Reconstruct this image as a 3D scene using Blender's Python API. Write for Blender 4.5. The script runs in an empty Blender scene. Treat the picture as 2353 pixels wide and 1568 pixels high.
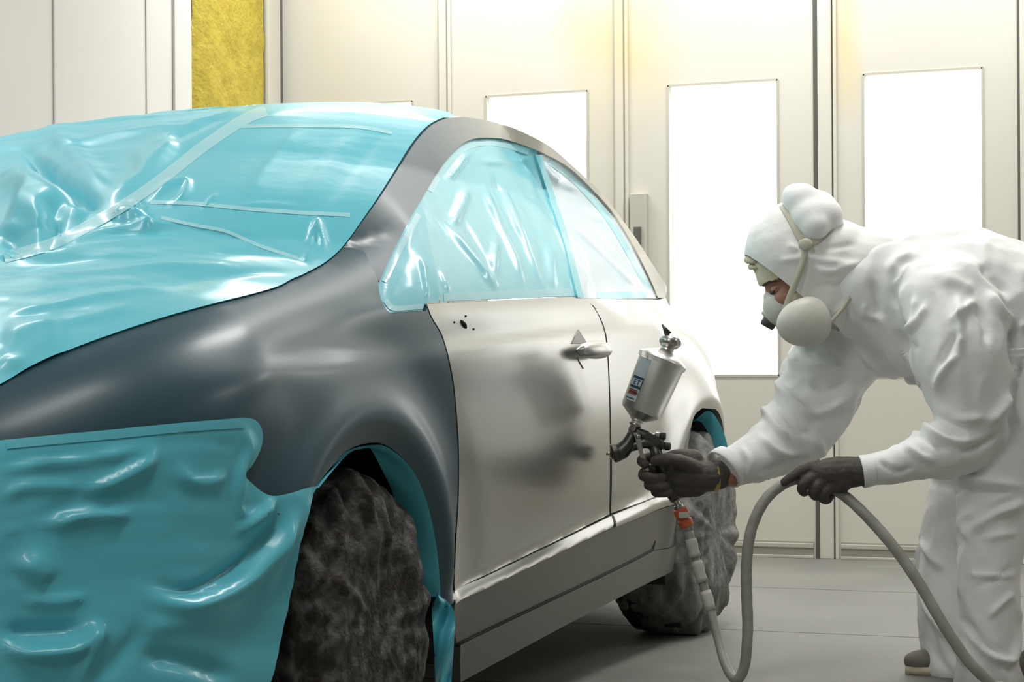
import bpy, bmesh, math, random
import numpy as np
from mathutils import Vector, Matrix, noise
random.seed(7)
SC = bpy.context.scene
COL = SC.collection
PI = math.pi
# ------------------------------------------------------------------ camera model
F, CX, HY, ZC = 4700.0, 1176.5, 850.0, 0.83
TH = math.radians(21.3); ct, st = math.cos(TH), math.sin(TH)
RO = 0.006
def ray(px, py):
    a = (px-CX)/F; b = -(py-HY)/F
    X = a + RO*b; Z = -RO*a + b
    return np.array([X*ct-st, X*st+ct, Z])      # world direction per unit depth
def P(px, py, D):
    r = ray(px, py)
    return Vector((r[0]*D, r[1]*D, ZC+r[2]*D))
def project(v):
    v = np.asarray(v, float)
    l, u, z = v[..., 0], v[..., 1], v[..., 2]-ZC
    D = -l*st+u*ct; X = (l*ct+u*st)/D; Z = z/D
    a = X-RO*Z; b = Z+RO*X
    return CX+a*F, HY-b*F, D
def wall_hit(px, py, yw):
    r = ray(px, py); D = yw/r[1]
    return r[0]*D, ZC+r[2]*D
def xwall_hit(px, py, xw):
    r = ray(px, py); D = xw/r[0]
    return r[1]*D, ZC+r[2]*D
cam = bpy.data.cameras.new('camera'); co = bpy.data.objects.new('camera', cam); COL.objects.link(co)
cam.sensor_width = 36; cam.lens = F/2353*36; cam.shift_y = (HY-784)/2353
co.matrix_world = Matrix.Translation((0, 0, ZC)) @ Matrix.Rotation(TH, 4, 'Z') @ Matrix.Rotation(PI/2, 4, 'X') @ Matrix.Rotation(-RO, 4, 'Z')
cam.clip_start = 0.05
SC.camera = co
# ------------------------------------------------------------------ helpers
def smooth(x, a, b):
    t = np.clip((x-a)/(b-a), 0, 1); return t*t*(3-2*t)
def tag(o, label=None, cat=None, group=None, kind=None):
    if label: o['label'] = label
    if cat: o['category'] = cat
    if group: o['group'] = group
    if kind: o['kind'] = kind
    return o
def empty(name, loc=(0, 0, 0)):
    o = bpy.data.objects.new(name, None); COL.objects.link(o); o.location = loc; o.empty_display_size = .1
    bpy.context.view_layer.update()
    return o
def link(name, me, m=None, parent=None):
    o = bpy.data.objects.new(name, me); COL.objects.link(o)
    if m is not None and not me.materials: me.materials.append(m)
    if parent is not None:
        o.parent = parent; o.matrix_parent_inverse = wm(parent).inverted()
    return o
def wm(o):
    m = Matrix.Translation(o.location)
    return m if o.parent is None else wm(o.parent) @ o.matrix_parent_inverse @ m
def fin(name, bm, m=None, parent=None, sm=True, normals=True):
    if normals: bmesh.ops.recalc_face_normals(bm, faces=bm.faces)
    me = bpy.data.meshes.new(name); bm.to_mesh(me); bm.free()
    if sm: me.polygons.foreach_set('use_smooth', [True]*len(me.polygons))
    return link(name, me, m, parent)
def sharp(o, deg=35):
    me = o.data
    try: me.set_sharp_from_angle(angle=math.radians(deg))
    except Exception: pass
    return o
def box(bm, c, s, rz=0, bev=0):
    m = Matrix.Translation(c) @ Matrix.Rotation(rz, 4, 'Z') @ Matrix.Diagonal((s[0], s[1], s[2], 1))
    r = bmesh.ops.create_cube(bm, size=1, matrix=m)
    if bev:
        es = list({e for v in r['verts'] for e in v.link_edges})
        bmesh.ops.bevel(bm, geom=es, offset=bev, segments=2, affect='EDGES', profile=.5)
def bx(bm, x0, x1, y0, y1, z0, z1, bev=0):
    box(bm, ((x0+x1)/2, (y0+y1)/2, (z0+z1)/2), (abs(x1-x0), abs(y1-y0), abs(z1-z0)), 0, bev)
def crom(pts, n=8):
    """Catmull-Rom through points (any dimension)"""
    p = [np.array(q, float) for q in pts]
    p = [2*p[0]-p[1]] + p + [2*p[-1]-p[-2]]
    out = []
    for i in range(1, len(p)-2):
        for k in range(n):
            t = k/n
            out.append(.5*((2*p[i])+(-p[i-1]+p[i+1])*t+(2*p[i-1]-5*p[i]+4*p[i+1]-p[i+2])*t*t+(-p[i-1]+3*p[i]-3*p[i+1]+p[i+2])*t**3))
    out.append(p[-2]); return out
def tube(bm, pts, rad, seg=14, cap=True):
    pts = [Vector(p) for p in pts]; n = len(pts)
    rad = [rad]*n if not hasattr(rad, '__len__') else list(rad)
    rings = []; up = None
    for i, p in enumerate(pts):
        t = (pts[min(i+1, n-1)]-pts[max(i-1, 0)]).normalized()
        if up is None:
            up = Vector((0, 0, 1)) if abs(t.z) < .9 else Vector((1, 0, 0))
        s = t.cross(up).normalized(); up = s.cross(t).normalized()
        rings.append([bm.verts.new(p+(s*math.cos(2*PI*k/seg)+up*math.sin(2*PI*k/seg))*rad[i]) for k in range(seg)])
    for a, b in zip(rings, rings[1:]):
        for k in range(seg): bm.faces.new((a[k], a[(k+1) % seg], b[(k+1) % seg], b[k]))
    if cap:
        bm.faces.new(rings[0][::-1]); bm.faces.new(rings[-1])
def lathe(bm, o, axis, prof, seg=48, cap=True):
    """prof: list of (distance along axis, radius)"""
    o = Vector(o); t = Vector(axis).normalized(); up = Vector((0, 0, 1)) if abs(t.z) < .9 else Vector((0, 1, 0))
    s = t.cross(up).normalized(); w = s.cross(t)
    rings = []
    for d, r in prof:
        rings.append([bm.verts.new(o+t*d+(s*math.cos(2*PI*k/seg)+w*math.sin(2*PI*k/seg))*max(r, 1e-4)) for k in range(seg)])
    for a, b in zip(rings, rings[1:]):
        for k in range(seg): bm.faces.new((a[k], a[(k+1) % seg], b[(k+1) % seg], b[k]))
    if cap:
        bm.faces.new(rings[0][::-1]); bm.faces.new(rings[-1])
def ell(bm, c, r, rot=None, seg=24, ring=16):
    m = Matrix.Translation(c) @ (rot.to_4x4() if rot else Matrix.Identity(4)) @ Matrix.Diagonal((r[0], r[1], r[2], 1))
    bmesh.ops.create_uvsphere(bm, u_segments=seg, v_segments=ring, radius=1, matrix=m)
def grid_mesh(name, V, m, parent=None, wrap=False):
    """V: array (n, k, 3)"""
    n, k = V.shape[:2]
    vs = V.reshape(-1, 3).tolist(); fs = []
    for i in range(n-1):
        for j in range(k if wrap else k-1):
            j2 = (j+1) % k
            fs.append((i*k+j, i*k+j2, (i+1)*k+j2, (i+1)*k+j))
    me = bpy.data.meshes.new(name); me.from_pydata(vs, [], fs); me.update()
    me.polygons.foreach_set('use_smooth', [True]*len(me.polygons))
    return link(name, me, m, parent)
# folds: geometry creases traced as polylines
def seg_dist(x, y, line):
    best = np.full(x.shape, 1e9); sg = np.zeros(x.shape); tt = np.zeros(x.shape)
    L = [0]
    for (x0, y0), (x1, y1) in zip(line, line[1:]): L.append(L[-1]+math.hypot(x1-x0, y1-y0))
    for i, ((x0, y0), (x1, y1)) in enumerate(zip(line, line[1:])):
        dx, dy = x1-x0, y1-y0; l2 = dx*dx+dy*dy+1e-9
        t = np.clip(((x-x0)*dx+(y-y0)*dy)/l2, 0, 1)
        ex, ey = x-(x0+t*dx), y-(y0+t*dy); d = np.hypot(ex, ey)
        s = np.sign(dx*ey-dy*ex)
        m = d < best
        best = np.where(m, d, best); sg = np.where(m, s, sg); tt = np.where(m, (L[i]+t*math.sqrt(l2))/L[-1], tt)
    return best, sg, tt
def fold_disp(px, py, folds):
    out = np.zeros(px.shape)
    for f in folds:
        line, w, amp = f[0], f[1], f[2]
        if len(line) > 2: line = [tuple(v) for v in crom(line, 5)]
        kind = f[3] if len(f) > 3 else 'r'
        xs = [q[0] for q in line]; ys = [q[1] for q in line]; m = 4*w+5
        sel = (px > min(xs)-m) & (px < max(xs)+m) & (py > min(ys)-m) & (py < max(ys)+m)
        if not sel.any(): continue
        d, s, t = seg_dist(px[sel], py[sel], line)
        tp = np.clip(np.minimum(t, 1-t)*4+.12, 0, 1) if kind != 'f' else 1.0
        if kind == 's': v = np.tanh(s*d/w*1.3)*np.exp(-(d/(2.4*w))**2)
        else: v = np.exp(-(d/w)**2)
        out[sel] += amp*v*tp
    return out
def vget(o):
    me = o.data; n = len(me.vertices); a = np.empty(n*3); me.vertices.foreach_get('co', a); return a.reshape(-1, 3)
def vnorm(o):
    me = o.data; n = len(me.vertices); a = np.empty(n*3); me.vertex_normals.foreach_get('vector', a); return a.reshape(-1, 3)
def vset(o, a):
    o.data.vertices.foreach_set('co', a.reshape(-1)); o.data.update()
def nz(v, sc, oct=3, off=0.0):
    return np.array([noise.fractal(Vector((p[0]*sc[0]+off, p[1]*sc[1], p[2]*sc[2])), 1.0, 2.0, oct) for p in v])
def remesh(o, vox, sm=2, fac=.5):
    """replace o's mesh by its voxel remeshed, smoothed union"""
    a = o.modifiers.new('r', 'REMESH'); a.mode = 'VOXEL'; a.voxel_size = vox; a.use_smooth_shade = True
    if sm:
        b = o.modifiers.new('s', 'SMOOTH'); b.iterations = sm; b.factor = fac
    dg = bpy.context.evaluated_depsgraph_get(); dg.update()
    me = bpy.data.meshes.new_from_object(o.evaluated_get(dg))
    mats = list(o.data.materials); o.modifiers.clear(); o.data = me
    if not me.materials:
        for m in mats: me.materials.append(m)
    me.polygons.foreach_set('use_smooth', [True]*len(me.polygons)); me.update()
    return o
# ------------------------------------------------------------------ materials
def mat(name, col, rough=.5, metal=0, spec=.5, nscale=None, ncol=None, namt=.5, bump=0, bscale=40, coat=0, detail=6, thr=(.4, .65), crough=.1, stretch=None, sheen=0, rvar=0):
    m = bpy.data.materials.new(name); m.use_nodes = True; nt = m.node_tree; b = nt.nodes['Principled BSDF']
    b.inputs['Base Color'].default_value = (*col, 1); b.inputs['Roughness'].default_value = rough
    b.inputs['Metallic'].default_value = metal; b.inputs['Specular IOR Level'].default_value = spec
    b.inputs['Coat Weight'].default_value = coat; b.inputs['Coat Roughness'].default_value = crough
    b.inputs['Sheen Weight'].default_value = sheen
    tc = nt.nodes.new('ShaderNodeTexCoord'); src = tc.outputs['Object']
    if stretch:
        mp = nt.nodes.new('ShaderNodeMapping'); mp.inputs['Scale'].default_value = stretch
        nt.links.new(src, mp.inputs['Vector']); src = mp.outputs['Vector']
    if nscale:
        n = nt.nodes.new('ShaderNodeTexNoise'); n.inputs['Scale'].default_value = nscale; n.inputs['Detail'].default_value = detail
        nt.links.new(src, n.inputs['Vector'])
        r = nt.nodes.new('ShaderNodeMapRange'); r.inputs[1].default_value = thr[0]; r.inputs[2].default_value = thr[1]
        r.inputs[4].default_value = namt
        nt.links.new(n.outputs['Fac'], r.inputs[0])
        mx = nt.nodes.new('ShaderNodeMix'); mx.data_type = 'RGBA'
        mx.inputs[6].default_value = (*col, 1); mx.inputs[7].default_value = (*ncol, 1)
        nt.links.new(r.outputs[0], mx.inputs[0]); nt.links.new(mx.outputs[2], b.inputs['Base Color'])
        if rvar:
            r2 = nt.nodes.new('ShaderNodeMapRange'); r2.inputs[3].default_value = rough; r2.inputs[4].default_value = rough+rvar
            nt.links.new(n.outputs['Fac'], r2.inputs[0]); nt.links.new(r2.outputs[0], b.inputs['Roughness'])
    if bump:
        n2 = nt.nodes.new('ShaderNodeTexNoise'); n2.inputs['Scale'].default_value = bscale; n2.inputs['Detail'].default_value = 5
        nt.links.new(src, n2.inputs['Vector'])
        bp = nt.nodes.new('ShaderNodeBump'); bp.inputs['Strength'].default_value = bump; bp.inputs['Distance'].default_value = .01
        nt.links.new(n2.outputs['Fac'], bp.inputs['Height']); nt.links.new(bp.outputs['Normal'], b.inputs['Normal'])
    return m
def emis(name, col, s):
    m = bpy.data.materials.new(name); m.use_nodes = True; b = m.node_tree.nodes['Principled BSDF']
    b.inputs['Base Color'].default_value = (.8, .8, .8, 1); b.inputs['Emission Color'].default_value = (*col, 1); b.inputs['Emission Strength'].default_value = s
    return m
def film_mat(name, col, rough=.2, transl=.35, transp=0.0, tcol=None):
    m = bpy.data.materials.new(name); m.use_nodes = True; nt = m.node_tree; b = nt.nodes['Principled BSDF']; out = nt.nodes['Material Output']
    b.inputs['Base Color'].default_value = (*col, 1); b.inputs['Roughness'].default_value = rough
    b.inputs['Specular IOR Level'].default_value = .4
    b.inputs['Coat Weight'].default_value = .24; b.inputs['Coat Roughness'].default_value = .11
    tc = nt.nodes.new('ShaderNodeTexCoord'); n = nt.nodes.new('ShaderNodeTexNoise'); n.inputs['Scale'].default_value = 9; n.inputs['Detail'].default_value = 3
    nt.links.new(tc.outputs['Object'], n.inputs['Vector'])
    bp = nt.nodes.new('ShaderNodeBump'); bp.inputs['Strength'].default_value = .25; bp.inputs['Distance'].default_value = .012
    nt.links.new(n.outputs['Fac'], bp.inputs['Height']); nt.links.new(bp.outputs['Normal'], b.inputs['Normal'])
    tr = nt.nodes.new('ShaderNodeBsdfTranslucent'); tr.inputs['Color'].default_value = (*(tcol or col), 1)
    mx = nt.nodes.new('ShaderNodeMixShader'); mx.inputs[0].default_value = transl
    nt.links.new(b.outputs[0], mx.inputs[1]); nt.links.new(tr.outputs[0], mx.inputs[2]); last = mx
    if transp:
        tp = nt.nodes.new('ShaderNodeBsdfTransparent'); tp.inputs['Color'].default_value = (*(tcol or col), 1)
        m2 = nt.nodes.new('ShaderNodeMixShader'); m2.inputs[0].default_value = transp
        nt.links.new(mx.outputs[0], m2.inputs[1]); nt.links.new(tp.outputs[0], m2.inputs[2]); last = m2
    nt.links.new(last.outputs[0], out.inputs['Surface'])
    return m
M = dict(
    wall=mat('booth_wall_white', (.63, .615, .55), .45, nscale=1.3, ncol=(.58, .565, .49), namt=.5, bump=.05, bscale=14),
    wall_side=mat('side_wall_white', (.60, .595, .57), .5, nscale=1.0, ncol=(.54, .535, .50), namt=.5, bump=.08, bscale=6),
    trim=mat('booth_trim_grey', (.46, .45, .39), .5, nscale=5, ncol=(.5, .49, .42), namt=.4),
    gap=mat('dark_gap', (.10, .10, .09), .8),
    floor=mat('concrete_grey_floor', (.165, .165, .15), .45, nscale=2.2, ncol=(.20, .20, .18), namt=.8, bump=.06, bscale=60, rvar=.25),
    ceil=mat('ceiling_white', (.6, .59, .56), .7), wall_r=mat('grey_side_wall', (.20, .195, .18), .6),
    light=emis('lit_panel', (1, .99, .97), 1.25),
    foam=mat('yellow_foam', (.40, .32, .035), .85, nscale=16, ncol=(.33, .25, .02), namt=.9, bump=.9, bscale=45),
    primer=mat('dark_slate_primer', (.030, .075, .100), .40, spec=.4, coat=.25, crough=.22),
    silver=mat('silver_primer', (.50, .50, .475), .27, metal=.92, nscale=2.0, ncol=(.46, .46, .43), namt=.5, coat=.1, crough=.3),
    sill=mat('grey_sill_primer', (.21, .207, .185), .36, metal=.45),
    dark=mat('dark_underbody', (.016, .017, .018), .8),
    film=film_mat('cyan_film', (.15, .62, .74), .36, .10),
    film_b=film_mat('teal_film_bumper', (.15, .66, .80), .30, .10),
    film_w=film_mat('clear_cyan_window_film', (.27, .72, .82), .26, .10),
    film_r=film_mat('pale_window_film', (.70, .84, .92), .26, .10),
    tape=film_mat('pale_cyan_tape', (.42, .80, .87), .3, .15),
    cloth=mat('dusty_black_cover', (.022, .017, .014), .8, nscale=24, ncol=(.30, .31, .31), namt=.65, bump=.5, bscale=90, thr=(.46, .80)),
    cloth2=mat('grey_wheel_cover', (.13, .13, .12), .8, nscale=20, ncol=(.27, .27, .26), namt=.7, bump=.5, bscale=60),
    blend=mat('rail_reflection_blend', (.030, .075, .100), .42, spec=.4, coat=.2, crough=.22),  # base colour pales rearward, standing in for reflected light on the rail
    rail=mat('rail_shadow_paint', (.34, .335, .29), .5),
)
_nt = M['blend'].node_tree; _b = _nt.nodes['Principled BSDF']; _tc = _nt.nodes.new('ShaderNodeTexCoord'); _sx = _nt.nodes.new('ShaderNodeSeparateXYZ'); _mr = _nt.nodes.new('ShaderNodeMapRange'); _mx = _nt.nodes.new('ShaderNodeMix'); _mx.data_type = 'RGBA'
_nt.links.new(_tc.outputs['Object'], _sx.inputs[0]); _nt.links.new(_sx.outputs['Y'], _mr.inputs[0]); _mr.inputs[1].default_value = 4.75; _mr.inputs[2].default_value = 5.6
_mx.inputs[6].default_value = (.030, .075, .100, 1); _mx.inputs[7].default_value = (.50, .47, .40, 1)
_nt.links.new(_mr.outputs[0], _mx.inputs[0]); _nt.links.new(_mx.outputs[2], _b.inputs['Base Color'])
def tint_patches(m, spots, col):
    nt = m.node_tree; b = nt.nodes['Principled BSDF']; tc = nt.nodes.new('ShaderNodeTexCoord')
    for (x, z, rx, rz, amt) in spots:
        mp = nt.nodes.new('ShaderNodeMapping'); mp.vector_type = 'POINT'; mp.inputs['Location'].default_value = (-x/rx, 0, -z/rz); mp.inputs['Scale'].default_value = (1/rx, 0, 1/rz)
        nt.links.new(tc.outputs['Object'], mp.inputs['Vector'])
        n = nt.nodes.new('ShaderNodeTexNoise'); n.inputs['Scale'].default_value = 4; nt.links.new(tc.outputs['Object'], n.inputs['Vector'])
        ln = nt.nodes.new('ShaderNodeVectorMath'); ln.operation = 'LENGTH'; nt.links.new(mp.outputs[0], ln.inputs[0])
        ad = nt.nodes.new('ShaderNodeMath'); ad.operation = 'ADD'; nt.links.new(ln.outputs['Value'], ad.inputs[0]); nt.links.new(n.outputs['Fac'], ad.inputs[1])
        r = nt.nodes.new('ShaderNodeMapRange'); r.inputs[1].default_value = 1.6; r.inputs[2].default_value = .6; r.inputs[3].default_value = 0; r.inputs[4].default_value = amt; nt.links.new(ad.outputs[0], r.inputs[0])
        mx = nt.nodes.new('ShaderNodeMix'); mx.data_type = 'RGBA'; mx.inputs[7].default_value = (*col, 1)
        old = b.inputs['Base Color'].links[0].from_socket; nt.links.new(old, mx.inputs[6]); nt.links.new(r.outputs[0], mx.inputs[0]); nt.links.new(mx.outputs[2], b.inputs['Base Color'])
tint_patches(M['wall'], ((-2.88, 2.28, .30, .42, .75), (-1.86, 2.25, .08, .35, .8)), (.66, .54, .30))  # two soft yellowish patches mixed into the wall's base colour
# ------------------------------------------------------------------ car body surface
XS = -1.767; UF, UR = 3.73, 6.20
U0, RW, L0 = 3.40, .90, .75       # front corner ellipse
U1, L1 = 6.22, .98                # rear corner
ZE = [(2.2, .74), (2.6, .778), (2.84, .822), (3.1, .88), (3.45, .95), (3.75, 1.008), (4.13, 1.10), (4.4, 1.17), (5.0, 1.25)]
ZE = [tuple(v) for v in crom(ZE, 10)]
ZE = ([v[0] for v in ZE], [v[1] for v in ZE])
def zbelt(a): return .985+.032*(a-4.3)-.055*smooth(a, 5.2, 5.6)
def KB(a): return .035-.022*smooth(a, 5.2, 5.6)
def zmould(a): return .352+.088*(a-4.25)
ARZ = .335
def gfun(a, z):
    if np.ndim(a) == 0 and np.ndim(z) == 0: return gscalar(float(a), float(z))
    return gvec(a, z)
def gvec(a, z):
    a = np.asarray(a, float); z = np.asarray(z, float)
    g = np.where(z < .62, .050*(np.clip(.62-z, 0, 1)/.42)**2, .030*(np.clip(z-.62, 0, 1)/.35)**2)
    g = np.minimum(g, .12)
    ze = np.interp(a, *ZE)
    t = np.clip((z-(ze-.20))/.228, 0, .985)
    gf = .19*(1-np.sqrt(1-t*t))
    gg = .50*KB(a)*np.log1p(np.exp(np.clip((z-zbelt(a))/KB(a), -30, 30)))
    k = smooth(a, 3.9, 4.35)
    g = g+gf*(1-k)+gg*k
    # shoulder crease
    zc_ = .868+.052*(a-3.9)
    fade = smooth(a, 3.0, 3.5)*(1-smooth(a, 6.6, 7.0))
    g = g+fade*.011*(1/(1+np.exp(-(z-zc_)/.008))-.5)*np.exp(-((z-zc_)/.10)**2)
    # concave flank and front wheel flare
    g = g+.085*np.clip((z-.78)/.19, 0, 1.0)**2*smooth(a, 5.75, 6.4)*(1-smooth(z, 1.04, 1.22))
    for uc, on in ((UF, 1.0), (UR, .6)):
        r = np.hypot(a-uc, z-ARZ)
        g = g-on*.028*np.exp(-((r-.405)/.055)**2)*smooth(z, .15, .4)
        g = g+on*.010*np.exp(-((r-.56)/.07)**2)*smooth(z, .3, .5)
    # moulding ledge
    g = g-.020*smooth(zmould(a)-z, 0, .035)*smooth(a, 4.05, 4.2)*(1-smooth(a, 6.0, 6.1))
    return g
def ss(x, a, b):
    t = (x-a)/(b-a); t = 0 if t < 0 else 1 if t > 1 else t
    return t*t*(3-2*t)
def gscalar(a, z):
    ex = math.exp
    g = .050*((.62-z)/.42)**2 if z < .62 else .030*((z-.62)/.35)**2
    if z >= 1.62: g = .030*(1/.35)**2
    g = min(g, .12)
    X, Y = ZE
    if a <= X[0]: ze = Y[0]
    elif a >= X[-1]: ze = Y[-1]
    else:
        i = 0
        while X[i+1] < a: i += 1
        ze = Y[i]+(Y[i+1]-Y[i])*(a-X[i])/(X[i+1]-X[i])
    t = min(max((z-(ze-.20))/.228, 0), .985)
    gf = .19*(1-math.sqrt(1-t*t))
    zb = .985+.032*(a-4.3)-.055*ss(a, 5.2, 5.6)
    kb = .035-.022*ss(a, 5.2, 5.6); gg = .50*kb*math.log1p(ex(min(max((z-zb)/kb, -30), 30)))
    k = ss(a, 3.9, 4.35); g = g+gf*(1-k)+gg*k
    zc_ = .868+.052*(a-3.9); fade = ss(a, 3.0, 3.5)*(1-ss(a, 6.6, 7.0))
    g += fade*.011*(1/(1+ex(min(max(-(z-zc_)/.008, -40), 40)))-.5)*ex(-((z-zc_)/.10)**2)
    g += .085*min(max((z-.78)/.19, 0), 1)**2*ss(a, 5.75, 6.4)*(1-ss(z, 1.04, 1.22))
    for uc, on in ((UF, 1.0), (UR, .6)):
        r = math.hypot(a-uc, z-ARZ)
        g += -on*.028*ex(-((r-.405)/.055)**2)*ss(z, .15, .4)+on*.010*ex(-((r-.56)/.07)**2)*ss(z, .3, .5)
    g -= .020*ss(zmould(a)-z, 0, .035)*ss(a, 4.05, 4.2)*(1-ss(a, 6.0, 6.1))
    return g
def S(a, z, off=0.0):
    """point on the near body side; off > 0 is outward"""
    a = np.asarray(a, float); z = np.asarray(z, float)
    g = gfun(a, z)-off
    f1 = np.clip((U0-a)/L0, 0, PI/2); f2 = np.clip((a-U1)/L1, 0, PI/2)
    x = XS-RW+(RW-g)*np.cos(f1)*np.cos(f2)
    u = np.clip(a, U0, U1)-(L0-g)*np.sin(f1)+(L1-g)*np.sin(f2)
    return np.stack([x, u, z+0*u], -1)
def hit(px, py, off=0.0):
    r = ray(px, py)
    def ev(D):
        l, u, z = r[0]*D, r[1]*D, ZC+r[2]*D
        B = max(0, U0-u); C = max(0, u-U1); A = l-(XS-RW)
        # find a for g: iterate
        a = u
        for _ in range(3):
            g = float(gfun(a, z))-off
            if B > 0: a = U0-L0*math.atan2(B/(L0-g), max(A, 1e-3)/(RW-g))
            elif C > 0: a = U1+L1*math.atan2(C/(L1-g), max(A, 1e-3)/(RW-g))
            else: break
        g = float(gfun(a, z))-off
        return (A/(RW-g))**2+(B/(L0-g))**2+(C/(L1-g))**2-1, a, z
    Ds = np.linspace(2.6, 7.4, 70); prev = None; best = (9, None)
    for D in Ds:
        v = ev(D)
        if v[0] < best[0]: best = (v[0], D)
        if prev is not None and prev[1] > 0 >= v[0]:
            lo, hi = prev[0], D
            for _ in range(22):
                m = (lo+hi)/2
                if ev(m)[0] > 0: lo = m
                else: hi = m
            e = ev(hi); return e[1], e[2]
        prev = (D, v[0])
    e = ev(best[1]); return e[1], e[2]
def trace(pts, off=0.0, n=6, curve=True):
    q = [tuple(v) for v in (crom(pts, n) if curve and len(pts) > 2 else pts)]
    return [hit(x, y, off) for x, y in q]
def poly_grid(poly, step):
    bm = bmesh.new()
    q = []
    for p in poly:
        if not q or math.hypot(p[0]-q[-1][0], p[1]-q[-1][1]) > 1e-4: q.append(p)
    if math.hypot(q[0][0]-q[-1][0], q[0][1]-q[-1][1]) < 1e-4: q.pop()
    f = bm.faces.new([bm.verts.new((p[0], p[1], 0)) for p in q])
    a0, a1 = min(p[0] for p in q), max(p[0] for p in q); z0, z1 = min(p[1] for p in q), max(p[1] for p in q)
    for lo, hi, ax in ((a0, a1, 0), (z0, z1, 1)):
        for k in range(1, int((hi-lo)/step)+1):
            c = [0, 0, 0]; c[ax] = lo+k*step+1e-5; nn = [0, 0, 0]; nn[ax] = 1
            bmesh.ops.bisect_plane(bm, geom=list(bm.verts)+list(bm.edges)+list(bm.faces), plane_co=c, plane_no=nn, dist=1e-7)
    bmesh.ops.remove_doubles(bm, verts=bm.verts, dist=step*.05)
    return bm
def panel(name, poly, m, parent, step=.02, off=0.0, flange=.018, bulge=None, mirror=False, disp=None):
    bm = poly_grid(poly, step)
    vs = list(bm.verts); az = np.array([(v.co.x, v.co.y) for v in vs])
    be = [e for e in bm.edges if len(e.link_faces) == 1]
    o_ = off if bulge is None else off+bulge(az[:, 0], az[:, 1])
    p3 = S(az[:, 0], az[:, 1], o_)
    pin = S(az[:, 0], az[:, 1], o_-flange)
    if disp is not None:
        px, py, _ = project(p3); d = disp(px, py, p3)
        p3 = S(az[:, 0], az[:, 1], o_+d)
    idx = {v: i for i, v in enumerate(vs)}
    def mx(p): return (2*(XS-RW)-p[0], p[1], p[2]) if mirror else tuple(p)
    for v, p in zip(vs, p3): v.co = mx(p)
    if flange:
        top, low = {}, {}
        for e in be:
            for v in e.verts:
                if v not in top:
                    top[v] = bm.verts.new(v.co); low[v] = bm.verts.new(mx(pin[idx[v]]))
        for e in be:
            a, b = e.verts; bm.faces.new((top[a], top[b], low[b], low[a]))
    return fin(name, bm, m, parent)
# ================================================================== ROOM
YW = 8.78; XL = -4.61; XR = -1.112; HC = 3.4; YB = -1.6; XRW = 3.2
def structure(name, bm, m, parent=None, label=None):
    o = fin(name, bm, m, parent, sm=False)
    if parent is None: o['kind'] = 'structure'
    return o
bm = bmesh.new(); bx(bm, XL-.3, XRW+.3, YB-.2, YW+.4, -.1, 0); floor = structure('floor', bm, M['floor'])
for i, yy in enumerate((7.55, 6.3, 5.05, 3.8)):
    bm = bmesh.new(); bx(bm, XL, XRW, yy-.003, yy+.003, -.004, .0006); structure('trim_%d' % (20+i), bm, M['gap'])
bm = bmesh.new(); bx(bm, XL-.3, XRW+.3, YB-.2, YW+.4, HC, HC+.1); structure('ceiling', bm, M['ceil'])
bm = bmesh.new(); bx(bm, XL-.12, XL, YB, YW+.1, 0, HC); structure('wall_left', bm, M['wall_side'])
bm = bmesh.new(); bx(bm, XRW, XRW+.12, YB, YW+.1, 0, HC); structure('wall_right', bm, M['wall_r'])
bm = bmesh.new(); bx(bm, XL, XRW, YB-.12, YB, 0, HC); structure('wall_near', bm, M['wall_side'])
# end wall of folding door leaves with tall lit panels
wins = [(-4.417, -3.916), (-3.546, -3.047), (-2.668, -2.165), (-1.789, -1.280)]
pitch = .873
x = -1.280+.873+.36
more = []
xx = -0.90
while xx+.5 < XRW-.2:
    more.append((xx+.18, xx+.68)); xx += .87
allw = wins+more
WZ0, WZ1 = .796, 2.097
bm = bmesh.new(); last = XL
for a, b in allw:
    bx(bm, last, a, YW, YW+.06, 0, HC); bx(bm, a, b, YW, YW+.06, 0, WZ0); bx(bm, a, b, YW, YW+.06, WZ1, HC); last = b
bx(bm, last, XRW, YW, YW+.06, 0, HC)
structure('wall_far', bm, M['wall'])
for i, (a, b) in enumerate(allw):
    bm = bmesh.new(); bx(bm, a-.01, b+.01, YW+.035, YW+.05, WZ0-.01, WZ1+.01)
    o = structure('window_%d' % (i+1), bm, M['light'])
    bm = bmesh.new()
    for q in ((a-.004, a+.006, WZ0, WZ1), (b-.006, b+.004, WZ0, WZ1), (a, b, WZ0-.004, WZ0+.006), (a, b, WZ1-.006, WZ1+.004)):
        bx(bm, q[0], q[1], YW-.004, YW+.034, q[2], q[3])
    f = fin('window_frame', bm, M['trim'], o, sm=False)
posts = [(-3.775, -3.739), (-2.913, -2.873), (-1.985, -1.925), (-1.125, -1.06)]
n = 1
for a, b in posts:
    bm = bmesh.new(); bx(bm, a, b, YW-.018, YW, 0, HC, .004); bx(bm, b+.006, b+.022, YW-.012, YW, 0, HC, .003)
    structure('trim_%d' % n, bm, M['wall']); n += 1
    bm = bmesh.new(); w_ = .012 if a != -1.985 else .022
    bx(bm, a-w_, a, YW-.004, YW, 0, HC); bx(bm, b, b+.005, YW-.004, YW, 0, HC)
    structure('trim_%d' % n, bm, M['gap'] if a in (-1.985, -1.125) else M['trim']); n += 1
# bottom rails
edges = [XL+.02]+[v for p in posts for v in p]+[XRW-.05]
for i in range(0, len(edges), 2):
    a, b = edges[i]+.03, edges[i+1]-.03
    bm = bmesh.new(); bx(bm, a, b, YW-.012, YW, .045, .065, .003); bx(bm, a, b, YW-.02, YW, 0, .012, .002)
    structure('baseboard_%d' % (i//2+1), bm, M['trim'])
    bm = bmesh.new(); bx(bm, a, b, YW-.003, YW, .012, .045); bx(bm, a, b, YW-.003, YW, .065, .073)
    structure('trim_%d' % n, bm, M['rail']); n += 1
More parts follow.
